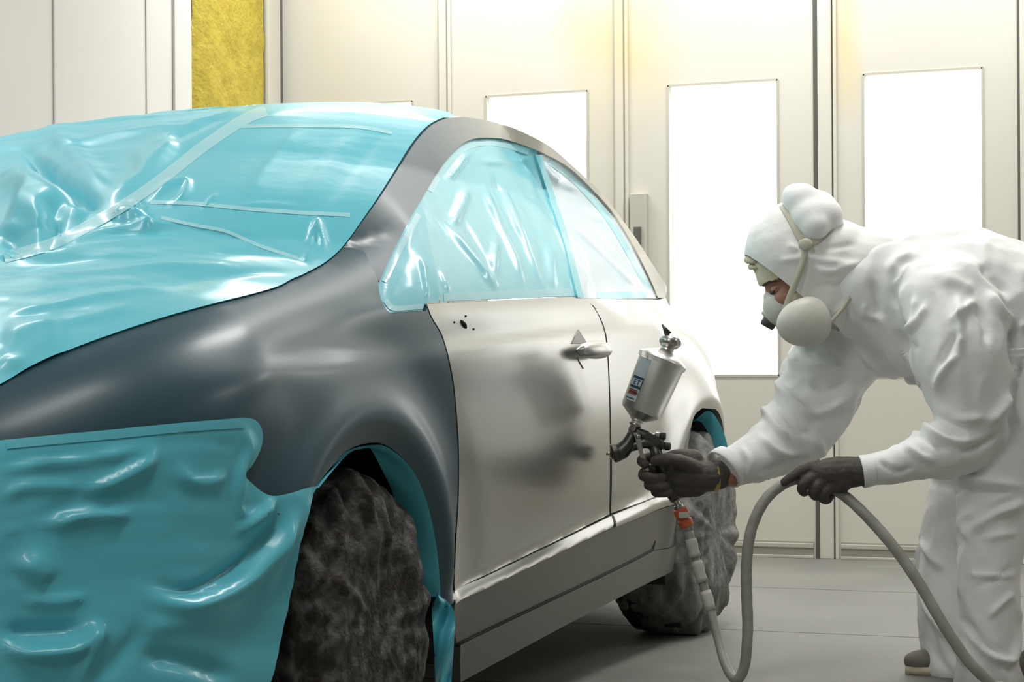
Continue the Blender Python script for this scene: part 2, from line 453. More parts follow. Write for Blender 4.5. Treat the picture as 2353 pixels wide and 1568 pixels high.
# corner frame of the left wall
bm = bmesh.new(); bx(bm, XL, XL+.03, 8.60, YW-.05, 0, HC, .012); structure('trim_%d' % n, bm, M['trim']); n += 1
bm = bmesh.new(); bx(bm, XL, XL+.012, YW-.035, YW-.001, 0, HC); structure('trim_%d' % n, bm, M['gap']); n += 1
for a, b, d in ((7.77, 7.915, .014), (6.86, 6.90, .008), (7.55, 7.56, .006)):
    bm = bmesh.new(); bx(bm, XL, XL+d, a, b, 0, HC, .003); structure('trim_%d' % n, bm, M['wall_side']); n += 1
# yellow foam strip
V = []
for i in range(150):
    z = HC*i/149; row = []
    for j in range(26):
        t = j/25
        e0 = 7.925+.02*noise.noise((z*3, 0, 1)); e1 = 8.60+.035*noise.noise((z*5, 7, 1))
        y = e0+(e1-e0)*t
        d = .004+.028*min(1, 6*min(t, 1-t))**.6+.009*noise.fractal(Vector((z*9, y*9, 0)), 1, 2, 3)
        row.append((XL+max(d, .002), y, z))
    V.append(row)
foam = grid_mesh('foam_strip', np.array(V), M['foam'])
tag(foam, 'yellow rough foam strip running up the left wall behind the car', 'foam strip')
# wall latch box
bm = bmesh.new()
x0, z1 = wall_hit(1450, 446, YW-.02); x1, _ = wall_hit(1486, 446, YW-.02); z0 = wall_hit(1460, 640, YW-.02)[1]
bx(bm, x0, x1, YW-.04, YW, z0, z1, .004)
lb = fin('latch_box', bm, M['trim'], None, sm=False); tag(lb, 'slim grey upright latch box on the far wall behind the car roof', 'latch box')
bm = bmesh.new(); bx(bm, x0+.02, x1-.02, YW-.052, YW-.038, (z0+z1)/2-.04, (z0+z1)/2+.04, .003); fin('latch_lever', bm, M['gap'], lb, sm=False)
# ceiling lamps, with one added front fill
def ceiling_lamp(cx, cy, sx, sy, e):
    bm = bmesh.new(); bx(bm, cx-sx/2-.04, cx+sx/2+.04, cy-sy/2-.04, cy+sy/2+.04, HC-.06, HC)
    o = fin('trim_%d' % (60+int(e)), bm, M['ceil'], None, sm=False); o['kind'] = 'structure'
    L = bpy.data.lights.new('ceiling_lamp', 'AREA'); L.shape = 'RECTANGLE'; L.size = sx; L.size_y = sy; L.energy = LAMP; L.color = (1, .985, .95)
    lo = bpy.data.objects.new('ceiling_lamp', L); COL.objects.link(lo); lo.location = (cx, cy, HC-.07)
    return o
LAMP = 1.0
for i, (cx, cy, sx, sy, e_) in enumerate(((-3.8, 8.05, 1.1, .35, 17), (-2.4, 8.05, 1.1, .35, 17), (-1.0, 8.05, 1.1, .35, 17), (.8, 8.05, 1.1, .35, 14), (-4.2, 5.0, .35, 1.5, 13), (-1.3, 5.4, .4, 1.5, 24), (-3.9, 2.4, .35, 1.5, 16), (-1.2, 2.2, .4, 1.5, 14), (-1.6, -.5, 1.2, .4, 15), (1.9, 5.6, .4, 1.5, 10))):  # the lamp behind the camera is added to brighten the bumper film
    LAMP = e_*1.0; ceiling_lamp(cx, cy, sx, sy, i)
w = bpy.data.worlds.new('w'); SC.world = w; w.use_nodes = True
w.node_tree.nodes['Background'].inputs[0].default_value = (1, .98, .95, 1); w.node_tree.nodes['Background'].inputs[1].default_value = .3
# ================================================================== CAR
car = empty('sedan_car', (XS-RW, 5.0, 0))
tag(car, 'sedan car in dark slate and silver primer wrapped in cyan masking film', 'car')
E_px = [(0, 889), (60, 855), (130, 822), (210, 790), (300, 758), (400, 727), (500, 700), (580, 680), (640, 662), (672, 645), (700, 633), (750, 605), (790, 568), (830, 513), (870, 455), (910, 391), (950, 328), (985, 291), (1020, 274), (1060, 269)]
O_px = [(1060, 269), (1090, 273), (1123, 279), (1177, 295), (1232, 321), (1268, 343), (1305, 375), (1341, 408), (1377, 441), (1417, 492), (1461, 550), (1497, 605), (1534, 663)]
EA = trace(E_px, n=4)
OA = trace(O_px, n=3)
iC = 12*4    # index of (790,568)
front = [(2.222, .735), (2.32, .738), (2.45, .748), (2.58, .765), (2.70, .783)]
doorF = [(979, 702), (990, 730), (1012, 768), (1028, 820), (1041, 890), (1049, 980), (1052, 1050), (1051, 1150), (1045, 1250), (1041, 1360)]
archF = [(1012, 1400), (1010, 1370), (1000, 1250), (975, 1140), (940, 1070), (890, 1025), (850, 1018), (800, 1035), (760, 1075), (725, 1118), (690, 1180), (665, 1250)]
def offx(pts, d): return [(x+d, y) for x, y in pts]
seamP = [(790, 568), (812, 570), (835, 577)]
fender = front[3:]+EA[:iC+1]+trace(seamP[1:], curve=False)+trace([(852, 610), (868, 640), (871, 668), (878, 694), (897, 720), (934, 718), (979, 715)], n=3)+trace(doorF, n=4)[1:]+trace([(1041, 1388)], curve=False)+trace(archF[:-2], n=4)+[(3.42, .56), (3.2, .58), (2.9, .62), (2.58, .62)]
def back_to_front(o): return o
panel('front_fender', fender, M['primer'], car, .016)
# arch return lips are the panel flanges; pillar and roof rail
W_top = [(872, 648), (894, 597), (923, 539), (945, 496), (970, 452), (995, 408), (1021, 368), (1054, 334), (1086, 319), (1123, 317), (1159, 321), (1203, 335), (1250, 355), (1305, 386), (1359, 437), (1403, 485), (1439, 539), (1468, 590), (1497, 648), (1512, 684)]
WT = trace(W_top, n=4)
pillar = EA[iC:]+OA[1:]+trace([(1528, 684)], curve=False)+WT[::-1]+trace([(868, 640), (852, 610), (835, 577)], curve=False)
def pbulge(a, z): return .005*smooth(z, 1.1, 1.4)
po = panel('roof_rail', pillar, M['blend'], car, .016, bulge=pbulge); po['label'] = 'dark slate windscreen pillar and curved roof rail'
door = trace([(982, 699), (1060, 695), (1150, 691), (1240, 686), (1319, 683), (1336, 685), (1362, 704), (1384, 747), (1394, 800), (1399, 900), (1401, 1000), (1401, 1182)], n=3)+trace([(1300, 1233), (1170, 1296), (1046, 1357)], curve=False)+trace(offx(doorF, 3), n=4)[::-1][1:]
panel('front_door', door, M['silver'], car, .016)
archR = [(1535, 1135), (1560, 1100), (1575, 1060), (1585, 1000), (1595, 957), (1614, 938)]
qp = trace([(1339, 686), (1420, 688), (1512, 689), (1530, 684)], curve=False)+[(6.35, 1.03), (6.6, .99), (7.0, .97), (7.4, .95), (7.75, .94), (7.75, .24), (7.1, .24), (6.62, .27)]
qp += [(UR+.40*math.cos(t), ARZ+.375*math.sin(t)) for t in np.linspace(-.1, 1.35, 16)]
qp += trace(archR, n=4)[::-1]+trace([(1470, 1156), (1405, 1180)], curve=False)
qp += trace([(1404, 1000), (1402, 900), (1397, 800), (1387, 747), (1365, 704)], n=3)
panel('rear_quarter_panel', qp, M['silver'], car, .018)
# rocker moulding strips, their specular brightness put into lighter silver, and skirt
def strip(a, b, z0, z1, n=14):
    A = np.linspace(a, b, n)
    return [(x, z0(x)) for x in A]+[(x, z1(x)) for x in A[::-1]]
zm = zmould
mA = trace([(1041, 1361), (1100, 1332), (1170, 1299), (1300, 1236), (1402, 1186)], curve=False)
mB = trace([(1405, 1212), (1300, 1262), (1170, 1325), (1100, 1360), (1043, 1388)], curve=False)
panel('rocker_moulding', mA+mB, M['silver'], car, .012, off=.004)
mC = trace([(1405, 1184), (1470, 1158), (1535, 1136), (1546, 1160), (1480, 1184), (1410, 1212)], curve=False)
panel('rocker_moulding', mC, M['silver'], car, .012, off=.006)
G_px = [(1050, 1483), (1130, 1444), (1250, 1387), (1370, 1330), (1450, 1291), (1493, 1268)]
sk1 = trace([(1044, 1390), (1100, 1362), (1170, 1327), (1300, 1264), (1407, 1214), (1480, 1187), (1546, 1163), (1549, 1240)], curve=False)+trace([(1549, 1254)], curve=False)+trace(G_px, n=3)[::-1]
# the skirt above the groove, and the sill below it standing slightly proud
panel('side_skirt', sk1, M['sill'], car, .014)
sk2 = trace(offx(G_px, 2), n=3)+trace([(1549, 1256), (1549, 1308), (1440, 1362), (1300, 1434), (1170, 1504), (1052, 1568), (1050, 1520)], curve=False)
panel('sill', sk2, M['sill'], car, .014, off=.007, flange=.05)
gl = [S(a, z, .001) for a, z in trace(G_px+[(1501, 1256), (1506, 1243)], n=4)]
bm = bmesh.new(); tube(bm, gl, [.0045]*(len(gl)-8)+[.004, .004, .0035, .003, .003, .002, .002, .001], 8); fin('skirt_groove', bm, M['dark'], car)
# mirror mounting hole in the door
bm = bmesh.new(); a, z = hit(1065, 746); pts = []
for k in range(7):
    pts.append(S(*hit(1058+k*2.4, 737+k*3.0), -.001))
tube(bm, pts, [.002, .005, .0065, .007, .0065, .005, .002], 10); fin('mirror_mount_hole', bm, M['dark'], car)
for x, y in ((1044, 741), (1070, 727), (1088, 757)):
    bm = bmesh.new(); ell(bm, S(*hit(x, y)), (.0028, .0028, .0028), None, 8, 6); fin('screw_hole', bm, M['dark'], car)
# door handle
h0, h1 = hit(1310, 806), hit(1384, 803)
V = []
for i in range(25):
    t = i/24; a = h0[0]+(h1[0]-h0[0])*t; z = h0[1]+(h1[1]-h0[1])*t
    e = math.sin(PI*min(max(t, .001), .999))**.35
    row = []
    for k in range(20):
        p = 2*PI*k/20
        row.append(S(a, z+.024*e*math.sin(p), .016+.020*e*math.cos(p)+.012*e))
    V.append(row)
grid_mesh('door_handle', np.array(V), M['silver'], car, wrap=True)
# finger dish behind the handle: two pointed lobes above and below
for tip, base in (((1327, 757), ((1313, 790), (1348, 790))), ((1340, 848), ((1325, 820), (1350, 820)))):
    pl = [tip, (base[1][0]*.35+tip[0]*.65+3, (base[1][1]+tip[1])/2), base[1], base[0], (base[0][0]*.35+tip[0]*.65-3, (base[0][1]+tip[1])/2)]
    panel('handle_recess', trace(pl, curve=False), M['sill'] if tip[1] < 800 else M['silver'], car, .008, off=.0025, flange=.003)
# roof, rear window, boot lid : lofts across the car
MID = XS-RW
def sym_panel(name, poly, m, off):
    a = panel(name, poly, m, car, .03, off=off, flange=0); b = panel(name, poly, m, car, .03, off=off, flange=0, mirror=True)
sym_panel('front_bumper', [(2.222, .28), (3.1, .28), (3.1, .60), (2.222, .60)], M['primer'], -.05)
sym_panel('front_grille', [(2.222, .58), (2.66, .58), (2.66, .765), (2.6, .76), (2.4, .738), (2.222, .728)], M['primer'], -.006)
def loft(st, s0=0., s1=1., n=60, crown=None, bow=None, lift=0.):
    st = np.array(st); V = np.zeros((len(st), n, 3)); s = np.linspace(s0, s1, n)
    for i, p in enumerate(st):
        far = np.array([2*MID-p[0], p[1], p[2]]); t = i/(len(st)-1)
        w = (1-(2*s-1)**2); w2 = 1-np.abs(2*s-1)**3
        c = crown(i) if crown else 0; b = bow(i) if bow else 0
        V[i] = p+(far-p)*s[:, None]
        V[i, :, 2] += c*w2*.5+c*w*.5+lift; V[i, :, 1] += b*w
    return V
EAf = front+EA
nearE = [S(a, z) for a, z in EAf]
nE = len(nearE); kC = len(front)+iC
widths = [2*(p[0]-MID) for p in nearE]
def crownE(i):
    if i <= kC: return .055*min(1, widths[i]/1.4)*(1 if i < kC-8 else 1-(i-kC+8)/8*.4)
    return .033+.02*smooth(i, kC+15, nE-1)
def bowE(i):
    if i <= kC: return -.13*smooth(i, kC-25, kC)
    return -.13+.07*smooth(i, kC, nE-1)
roofN = [S(a, z, .0) for a, z in OA if a < 5.87]
roofN = roofN+[np.array([-2.13, 6.0, 1.40]), np.array([-2.10, 6.15, 1.31])]
# resample stations of the film evenly
def resample(pts, step):
    pts = np.array(pts); d = np.r_[0, np.cumsum(np.linalg.norm(np.diff(pts, axis=0), axis=1))]
    n = int(d[-1]/step)+1; t = np.linspace(0, d[-1], n)
    return np.stack([np.interp(t, d, pts[:, k]) for k in range(pts.shape[1])], -1)
full = [np.r_[p, crownE(i), bowE(i)] for i, p in enumerate(nearE)]+[np.r_[p, .053, -.06] for p in roofN[1:]]
full = resample(full, .012)
def loftx(st, ins, n, lift=0.):
    V = np.zeros((len(st), n, 3)); ins = np.broadcast_to(ins, (len(st),))
    for i, q in enumerate(st):
        p = q[:3]; far = np.array([2*MID-p[0], p[1], p[2]])
        W = abs(far[0]-p[0]); s0 = min(ins[i]/W, .45) if W > .01 else 0
        s = np.linspace(s0, 1-s0, n); w = 1-(2*s-1)**2; w2 = 1-np.abs(2*s-1)**4
        V[i] = p+(far-p)*s[:, None]; V[i, :, 2] += q[3]*(w2*.5+w*.5)+lift; V[i, :, 1] += q[4]*w
    return V
iroof = int(np.argmin([np.linalg.norm(q[:3]-roofN[0]) for q in full]))
roofV = loftx(full[iroof-6:], 0, 60, -.006)
o = grid_mesh('roof_panel', roofV, M['silver'], car)
under = loftx(full[:iroof], .05, 40, -.095)
o = grid_mesh('bonnet_and_windscreen', under, M['dark'], car)
rs = [np.array([-2.10, 6.15, 1.31]), np.array([-2.06, 6.40, 1.16]), np.array([-2.03, 6.62, 1.035])]
V = loft(resample(rs, .02), n=40, crown=lambda i: .05, bow=lambda i: .08); grid_mesh('rear_window', V, M['film_r'], car)
rs = [np.array([-2.03, 6.62, 1.035])]+[S(6.65, .985), S(6.8, .975), S(7.0, .965), S(7.3, .955), S(7.6, .945), S(7.74, .94)]
V = loft(resample(rs, .03), n=40, crown=lambda i: .03); grid_mesh('boot_lid', V, M['silver'], car)
# far side of the body, mirrored
def mirrored(names):
    for o in list(car.children):
        if o.name.split('.')[0] in names:
            a = vget(o).copy(); me = o.data.copy(); c = bpy.data.objects.new(o.name.split('.')[0], me); COL.objects.link(c)
            a[:, 0] = 2*MID-a[:, 0]; me.vertices.foreach_set('co', a.reshape(-1)); me.flip_normals(); me.update()
            c.parent = car; c.matrix_parent_inverse = car.matrix_world.inverted() if False else o.matrix_parent_inverse
# underbody and inner structure
bm = bmesh.new()
bx(bm, XS-.16, 2*MID-XS+.16, 4.16, 5.80, .20, .92, .03)
bx(bm, XS-.40, 2*MID-XS+.40, 3.05, 4.2, .25, .70, .03)
bx(bm, XS-.36, 2*MID-XS+.36, 5.75, 7.0, .28, .86, .05)
fin('underbody', bm, M['dark'], car, sm=False)
# wheel wells
for uc, s_ in ((UF, 1), (UR, 1), (UF, -1), (UR, -1)):
    V = []
    for i in range(30):
        t = PI*(-.12+1.24*i/29); r = .40
        x0 = XS-.02 if s_ > 0 else 2*MID-XS+.02; x1 = x0-.34*s_
        V.append([(x0, uc+r*math.cos(t), ARZ+r*math.sin(t)), (x1, uc+r*math.cos(t), ARZ+r*math.sin(t)), (x1, uc+.02*math.cos(t), ARZ+.02*math.sin(t))])
    o = grid_mesh('wheel_arch_liner', np.array(V), M['dark'], car); o.data.polygons.foreach_set('use_smooth', [False]*len(o.data.polygons))
# wheels
def wheel(uc, s_, steer=0):
    cx = XS-.13 if s_ > 0 else 2*MID-XS+.13
    bm = bmesh.new(); d = Vector((s_, 0, 0))
    lathe(bm, Vector((cx, uc, .305))-d*.10, d, [(0, .19), (.0, .27), (.02, .298), (.05, .305), (.15, .305), (.18, .298), (.20, .27), (.20, .20)], 48, False)
    o = fin('wheel', bm, M['dark'], car)
    bm = bmesh.new(); lathe(bm, Vector((cx, uc, .305))+d*.02, d, [(0, .05), (0, .20), (.05, .205), (.07, .195), (.05, .17), (.055, .06), (.06, .001)], 32); fin('rim', bm, M['sill'], o)
for uc in (UF, UR):
    for s_ in (1, -1): wheel(uc, s_)
# ------------------------------------------------------------------ films on the car
def film_top():
    V = loftx(full[:iroof+30], np.r_[np.zeros(iroof-4), np.linspace(0, .30, 34)**1.0], 230, .004)
    sv = np.linspace(0, 1, 230); ks = smooth(V[:, 0, 2], 1.15, 1.42)[:, None]
    V[:, :, 2] += .03*smooth(sv, .85, 1.0)[None, :]*(1-ks)-.018*smooth(sv, .65, 1.0)[None, :]*ks
    V[:, :, 0] -= .42*smooth(sv, .6, 1.0)[None, :]*ks
    return grid_mesh('masking_film', V, M['film'])
FT = film_top()
tag(FT, 'large sheet of wrinkled cyan masking film over the bonnet, windscreen and roof', 'masking film', 'masking film sheets taped to the car')
folds_top = [
    ([(30, 470), (90, 500), (130, 530)], 40, .030), ([(0, 545), (70, 560), (150, 560)], 16, -.020), ([(225, 455), (150, 480), (110, 520)], 16, -.014),
    ([(60, 350), (120, 400), (200, 455)], 13, -.012), ([(300, 380), (360, 350), (380, 310)], 30, .010), ([(260, 505), (300, 500), (330, 512)], 11, .010),
    ([(0, 770), (80, 775), (150, 765)], 40, .008), ([(0, 835), (60, 838)], 12, .005),
    ([(0, 425), (60, 432), (130, 462), (200, 500)], 26, .022), ([(45, 345), (110, 395), (200, 458), (235, 470)], 16, -.020),
    ([(120, 480), (118, 515), (140, 540)], 13, -.012), ([(0, 520), (60, 545), (120, 548)], 14, .010),
    ([(100, 300), (150, 330), (210, 400), (260, 440)], 26, .010), ([(370, 290), (390, 340), (330, 400), (240, 460)], 18, .008),
    ([(0, 600), (100, 585), (230, 565), (330, 556), (480, 548)], 9, .006), ([(0, 625), (150, 600), (300, 590), (560, 575), (700, 590)], 8, -.005),
    ([(0, 650), (120, 637), (330, 618), (520, 610)], 8, .006), ([(0, 690), (130, 665), (320, 648), (560, 625), (660, 625)], 8, -.005),
    ([(0, 730), (100, 705), (240, 680), (420, 660)], 9, .005), ([(0, 780), (150, 740), (330, 700)], 14, .004),
    ([(250, 500), (300, 490), (345, 520), (300, 530)], 9, .010), ([(310, 465), (322, 480), (330, 478)], 6, .008),
    ([(350, 455), (395, 425), (430, 420), (425, 450), (395, 470)], 7, .009), ([(726, 500), (738, 545), (745, 578)], 8, .010), ([(712, 560), (700, 600)], 7, -.008), ([(726, 505), (712, 555), (700, 590)], 8, .006),
    ([(470, 478), (490, 455), (500, 448)], 5, .005), ([(60, 575), (20, 590), (0, 592)], 7, -.014),
    ([(350, 360), (430, 300), (520, 265)], 12, -.004), ([(410, 300), (480, 270), (560, 252)], 8, .004),
    ([(520, 480), (600, 470), (700, 478)], 5, .003), ([(700, 290), (620, 380), (560, 460)], 16, .003), ([(820, 300), (740, 400), (680, 480)], 18, .003), ([(880, 300), (800, 400), (730, 490)], 16, -.003),
    ([(400, 520), (520, 540), (620, 560), (700, 605)], 5, -.003), ([(160, 560), (210, 540), (330, 520), (420, 515)], 7, .007),
]
def apply_folds(o, folds, extra=None, sign=1):
    a = vget(o); n = vnorm(o); px, py, D = project(a)
    # make normals face the camera side
    c = np.array([0, 0, ZC])-a; s = np.sign((n*c).sum(1)); s[s == 0] = 1; n = n*s[:, None]
    d = fold_disp(px, py, folds)*sign
    if extra is not None: d = d+extra(a, px, py)
    vset(o, a+n*d[:, None])
def top_noise(a, px, py):
    v = nz(a, (1.2, 7, 3), 3)*.007+nz(a, (9, 9, 9), 2, 5)*.0015
    edge = np.clip((a[:, 0]*-1+XS-.02)/.12, .15, 1)
    far = smooth(-a[:, 0], 2.6, 3.1)
    ws = 1-.85*smooth(a[:, 2], 1.06, 1.16)*(1-far)
    return (v*(1+1.2*far))*ws*edge*smooth(-a[:, 0], 1.95, 2.2)
apply_folds(FT, folds_top, top_noise, 1.45)
def tape(parent, pts_px, w_px, off=.0025, name='tape_strip', m=None, surf=None):
    """ribbon lying on the film along a traced line; points found by casting onto the film mesh"""
    q = [np.array(v) for v in crom(pts_px, 10)]
    V = []
    for i, p in enumerate(q):
        t = q[min(i+1, len(q)-1)]-q[max(i-1, 0)]; t = t/np.linalg.norm(t); nn = np.array([-t[1], t[0]])
        row = []
        for s in np.linspace(-.5, .5, 5):
            e = p+nn*s*w_px; r = Vector(ray(*e)); loc = surf(r)
            if loc is None: break
            row.append(loc-r.normalized()*off)
        if len(row) == 5: V.append([tuple(v) for v in row])
    if len(V) > 1: return grid_mesh(name, np.array(V), m or M['tape'], parent)
from mathutils.bvhtree import BVHTree
def caster(o):
    a = vget(o); bv = BVHTree.FromPolygons([tuple(v) for v in a], [tuple(p.vertices) for p in o.data.polygons])
    def f(r):
        h = bv.ray_cast(Vector((0, 0, ZC)), r); return h[0]
    return f
fc = caster(FT)
tape(FT, [(612, 254), (560, 275), (470, 335), (380, 405), (300, 462), (210, 515), (120, 560), (10, 592)], 26, surf=fc)
tape(FT, [(515, 292), (620, 289), (740, 289), (830, 292), (900, 305)], 8, surf=fc)
tape(FT, [(345, 464), (450, 468), (560, 479), (680, 488), (805, 494)], 9, surf=fc)
tape(FT, [(370, 500), (450, 518), (520, 532), (600, 566), (700, 598)], 8, surf=fc)
ein = [(1030, 281), (985, 307), (955, 350), (915, 412), (872, 478), (832, 538), (793, 588), (750, 618), (700, 641), (672, 650)]
tape(FT, [(x-18, y-2) for x, y in ein], 30, surf=fc)
tape(FT, [(640, 655), (560, 676), (440, 705), (320, 740), (210, 779), (120, 815), (20, 865)], 14, surf=fc)
# side window films
seam1 = [(970, 452), (982, 500), (993, 560), (1005, 620), (1016, 694)]
seam2 = [(1235, 356), (1250, 400), (1268, 455), (1301, 557), (1315, 615), (1332, 684)]
kA = 4*4; 
def sub(lo, hi): return [p for p, q in zip(WT, [i/4 for i in range(len(WT))]) if lo <= q <= hi]
wA = sub(0, 4)+trace(seam1, n=3)[1:-1]+trace([(1013, 694), (1000, 694), (979, 698), (974, 714), (934, 717), (897, 719), (880, 697), (872, 668)], curve=False)
folds_w = [([(1080, 345), (1040, 400), (1020, 415)], 6, .008), ([(1075, 430), (1045, 500), (1030, 515)], 11, .012), ([(1030, 520), (1080, 580), (1110, 620), (1135, 660)], 8, .012),
           ([(1060, 500), (1110, 590), (1150, 650)], 7, -.006), ([(1110, 420), (1140, 500), (1180, 590), (1200, 650)], 7, .010), ([(1150, 420), (1185, 500), (1210, 570), (1240, 650)], 6, .008), ([(1130, 400), (1160, 480), (1200, 560)], 5, -.007),
           ([(1190, 450), (1230, 520), (1260, 640)], 9, -.004), ([(1215, 355), (1218, 410), (1240, 480), (1300, 600), (1310, 640)], 11, .006), ([(1215, 400), (1250, 500), (1275, 580)], 10, -.003),
           ([(1262, 560), (1270, 640), (1275, 660)], 8, .006), ([(970, 590), (978, 650), (980, 690)], 5, .007), ([(1012, 620), (1030, 670)], 5, .006), ([(1140, 540), (1135, 620), (1140, 660)], 7, .008),
           ([(935, 560), (900, 640), (885, 690)], 6, -.004), ([(960, 500), (925, 590)], 5, .003), ([(1100, 370), (1160, 372), (1220, 365)], 6, .006)]
folds_r = [([(1245, 375), (1262, 400), (1290, 420)], 8, .012), ([(1285, 420), (1340, 445), (1370, 470)], 8, .008), ([(1270, 460), (1340, 490), (1400, 510)], 10, .008), ([(1290, 490), (1370, 570), (1440, 640), (1490, 675)], 6, .010),
           ([(1300, 520), (1380, 600)], 8, -.005), ([(1325, 560), (1345, 620), (1350, 680)], 7, .006), ([(1330, 470), (1400, 540), (1450, 610)], 10, -.006), ([(1380, 480), (1430, 560), (1450, 600)], 7, .006)]
def wfilm(name, poly, m, label, folds):
    def dsp(px, py, p3):
        # flat near the taped edge
        return np.maximum(fold_disp(px, py, folds)*.8+nz(p3, (6, 6, 3), 2)*.003, -.004)
    o = panel(name, poly, m, None, .007, off=-.004, flange=0, disp=dsp)
    tag(o, label, 'masking film', 'masking film sheets taped to the car'); return o
wa = wfilm('masking_film', wA, M['film'], 'small cyan film triangle over the front quarter light by the windscreen pillar', folds_w)
wB = trace(seam1, n=3)+trace([(1100, 690), (1200, 686), (1319, 681), (1330, 683)], curve=False)+trace(seam2, n=3)[::-1][1:]+[p for p in sub(4, 11.75)][::-1]
wb = wfilm('masking_film', wB, M['film_w'], 'creased cyan film covering the front door window', folds_w)
wC = trace(seam2, n=3)+trace([(1400, 687), (1512, 686)], curve=False)+sub(12, 18.9)[::-1]
wc = wfilm('masking_film', wC, M['film_r'], 'pale almost clear film covering the rear door window', folds_r)
s2 = [(x, y) for x, y in seam2]
stp = panel('window_divider', trace([(x-7, y) for x, y in s2], n=3)+trace([(x+7, y) for x, y in s2], n=3)[::-1], M['film_w'], wb, .01, off=.003, flange=.012)
ca, cb, cc = caster(wa), caster(wb), caster(wc)
tape(wb, [(1020, 684), (1100, 680), (1200, 676), (1318, 671)], 18, surf=cb)
tape(wc, [(1340, 679), (1420, 678), (1500, 677)], 14, surf=cc)
tape(wb, [(988, 440), (1010, 400), (1035, 366), (1068, 340), (1110, 328), (1160, 332), (1215, 349)], 15, surf=cb)
tape(wc, [(1262, 371), (1312, 408), (1360, 457), (1400, 506), (1433, 560), (1462, 612), (1490, 665)], 13, surf=cc)
tape(wa, [(884, 648), (905, 600), (935, 542), (962, 492)], 14, surf=ca)
tape(wa, [(886, 690), (903, 708), (940, 707), (975, 704)], 12, surf=ca)
mirrored(('front_fender', 'roof_rail', 'front_door', 'rear_quarter_panel', 'rocker_moulding', 'side_skirt', 'sill', 'door_handle'))
# far side window film (seen only through the glass)
a3 = np.array([S(a, z, -.004) for a, z in [(4.2, 1.0), (5.8, 1.05), (5.8, 1.38), (5.3, 1.46), (4.95, 1.40)]]); a3[:, 0] = 2*MID-a3[:, 0]
bm = bmesh.new(); bm.faces.new([bm.verts.new(p) for p in a3]); o = fin('far_side_glass', bm, M['film_r'], car, sm=False)
# bumper film: hangs over the bumper, the headlamp and down past the wheel
B_top = [(0, 1012), (120, 1000), (250, 988), (400, 973), (520, 963), (558, 960), (583, 966), (597, 985), (600, 1010), (592, 1040), (577, 1068), (560, 1092), (580, 1116), (603, 1134), (625, 1140), (660, 1134), (700, 1122), (728, 1117)]
BT = trace(B_top, n=4)
B_right = [(722, 1135), (705, 1190), (690, 1250), (673, 1340), (658, 1420), (641, 1500), (618, 1580), (600, 1680)]
folds_b = [([(352, 1030), (335, 1065), (250, 1112), (185, 1138)], 15, .012), ([(360, 1018), (450, 1010), (530, 1025)], 7, -.008), ([(410, 1070), (430, 1105), (480, 1110), (520, 1090)], 14, .007),
           ([(330, 1365), (400, 1388), (470, 1378), (560, 1330), (640, 1240), (690, 1170)], 24, .017), ([(350, 1345), (430, 1362), (520, 1320), (600, 1250), (660, 1180)], 16, -.013),
           ([(0, 1150), (60, 1120), (160, 1120), (190, 1135)], 12, .006), ([(110, 1210), (200, 1185), (300, 1185)], 12, .012), ([(90, 1190), (180, 1145), (300, 1140), (380, 1160)], 12, -.007),
           ([(540, 1225), (600, 1180), (625, 1150)], 9, .012), ([(0, 1080), (100, 1065), (230, 1050), (340, 1030)], 10, .007), ([(0, 1065), (120, 1050), (260, 1040)], 7, -.005),
           ([(0, 1470), (60, 1500), (170, 1490), (218, 1452), (205, 1500), (180, 1568)], 17, .018), ([(0, 1455), (100, 1452), (200, 1445)], 20, -.012), ([(60, 1330), (80, 1300), (100, 1340)], 34, .012),
           ([(50, 1378), (120, 1385), (200, 1372)], 10, .008), ([(560, 990), (575, 1030), (552, 1090), (548, 1160)], 9, .006), ([(320, 1510), (420, 1520), (540, 1560)], 22, -.012), ([(300, 1440), (420, 1430), (560, 1400)], 22, .006),
           ([(230, 1568), (300, 1480), (330, 1420)], 20, -.006), ([(550, 1060), (545, 1110), (548, 1180), (600, 1175)], 7, .005), ([(660, 1160), (640, 1260), (600, 1370)], 14, .006)] + [([(20+k*14, 1225-2*k), (26+k*14, 1205-2*k)], 4, .005) for k in range(7)]
def drape(a, z, off=.004):
    """below the bumper crown the film hangs almost straight down"""
    g0 = gfun(a, np.maximum(z, .60)); g1 = gfun(a, z)
    return off+(g1-g0)+.05*smooth(.60-z, 0, .5)*smooth(3.45-a, 0, .5)
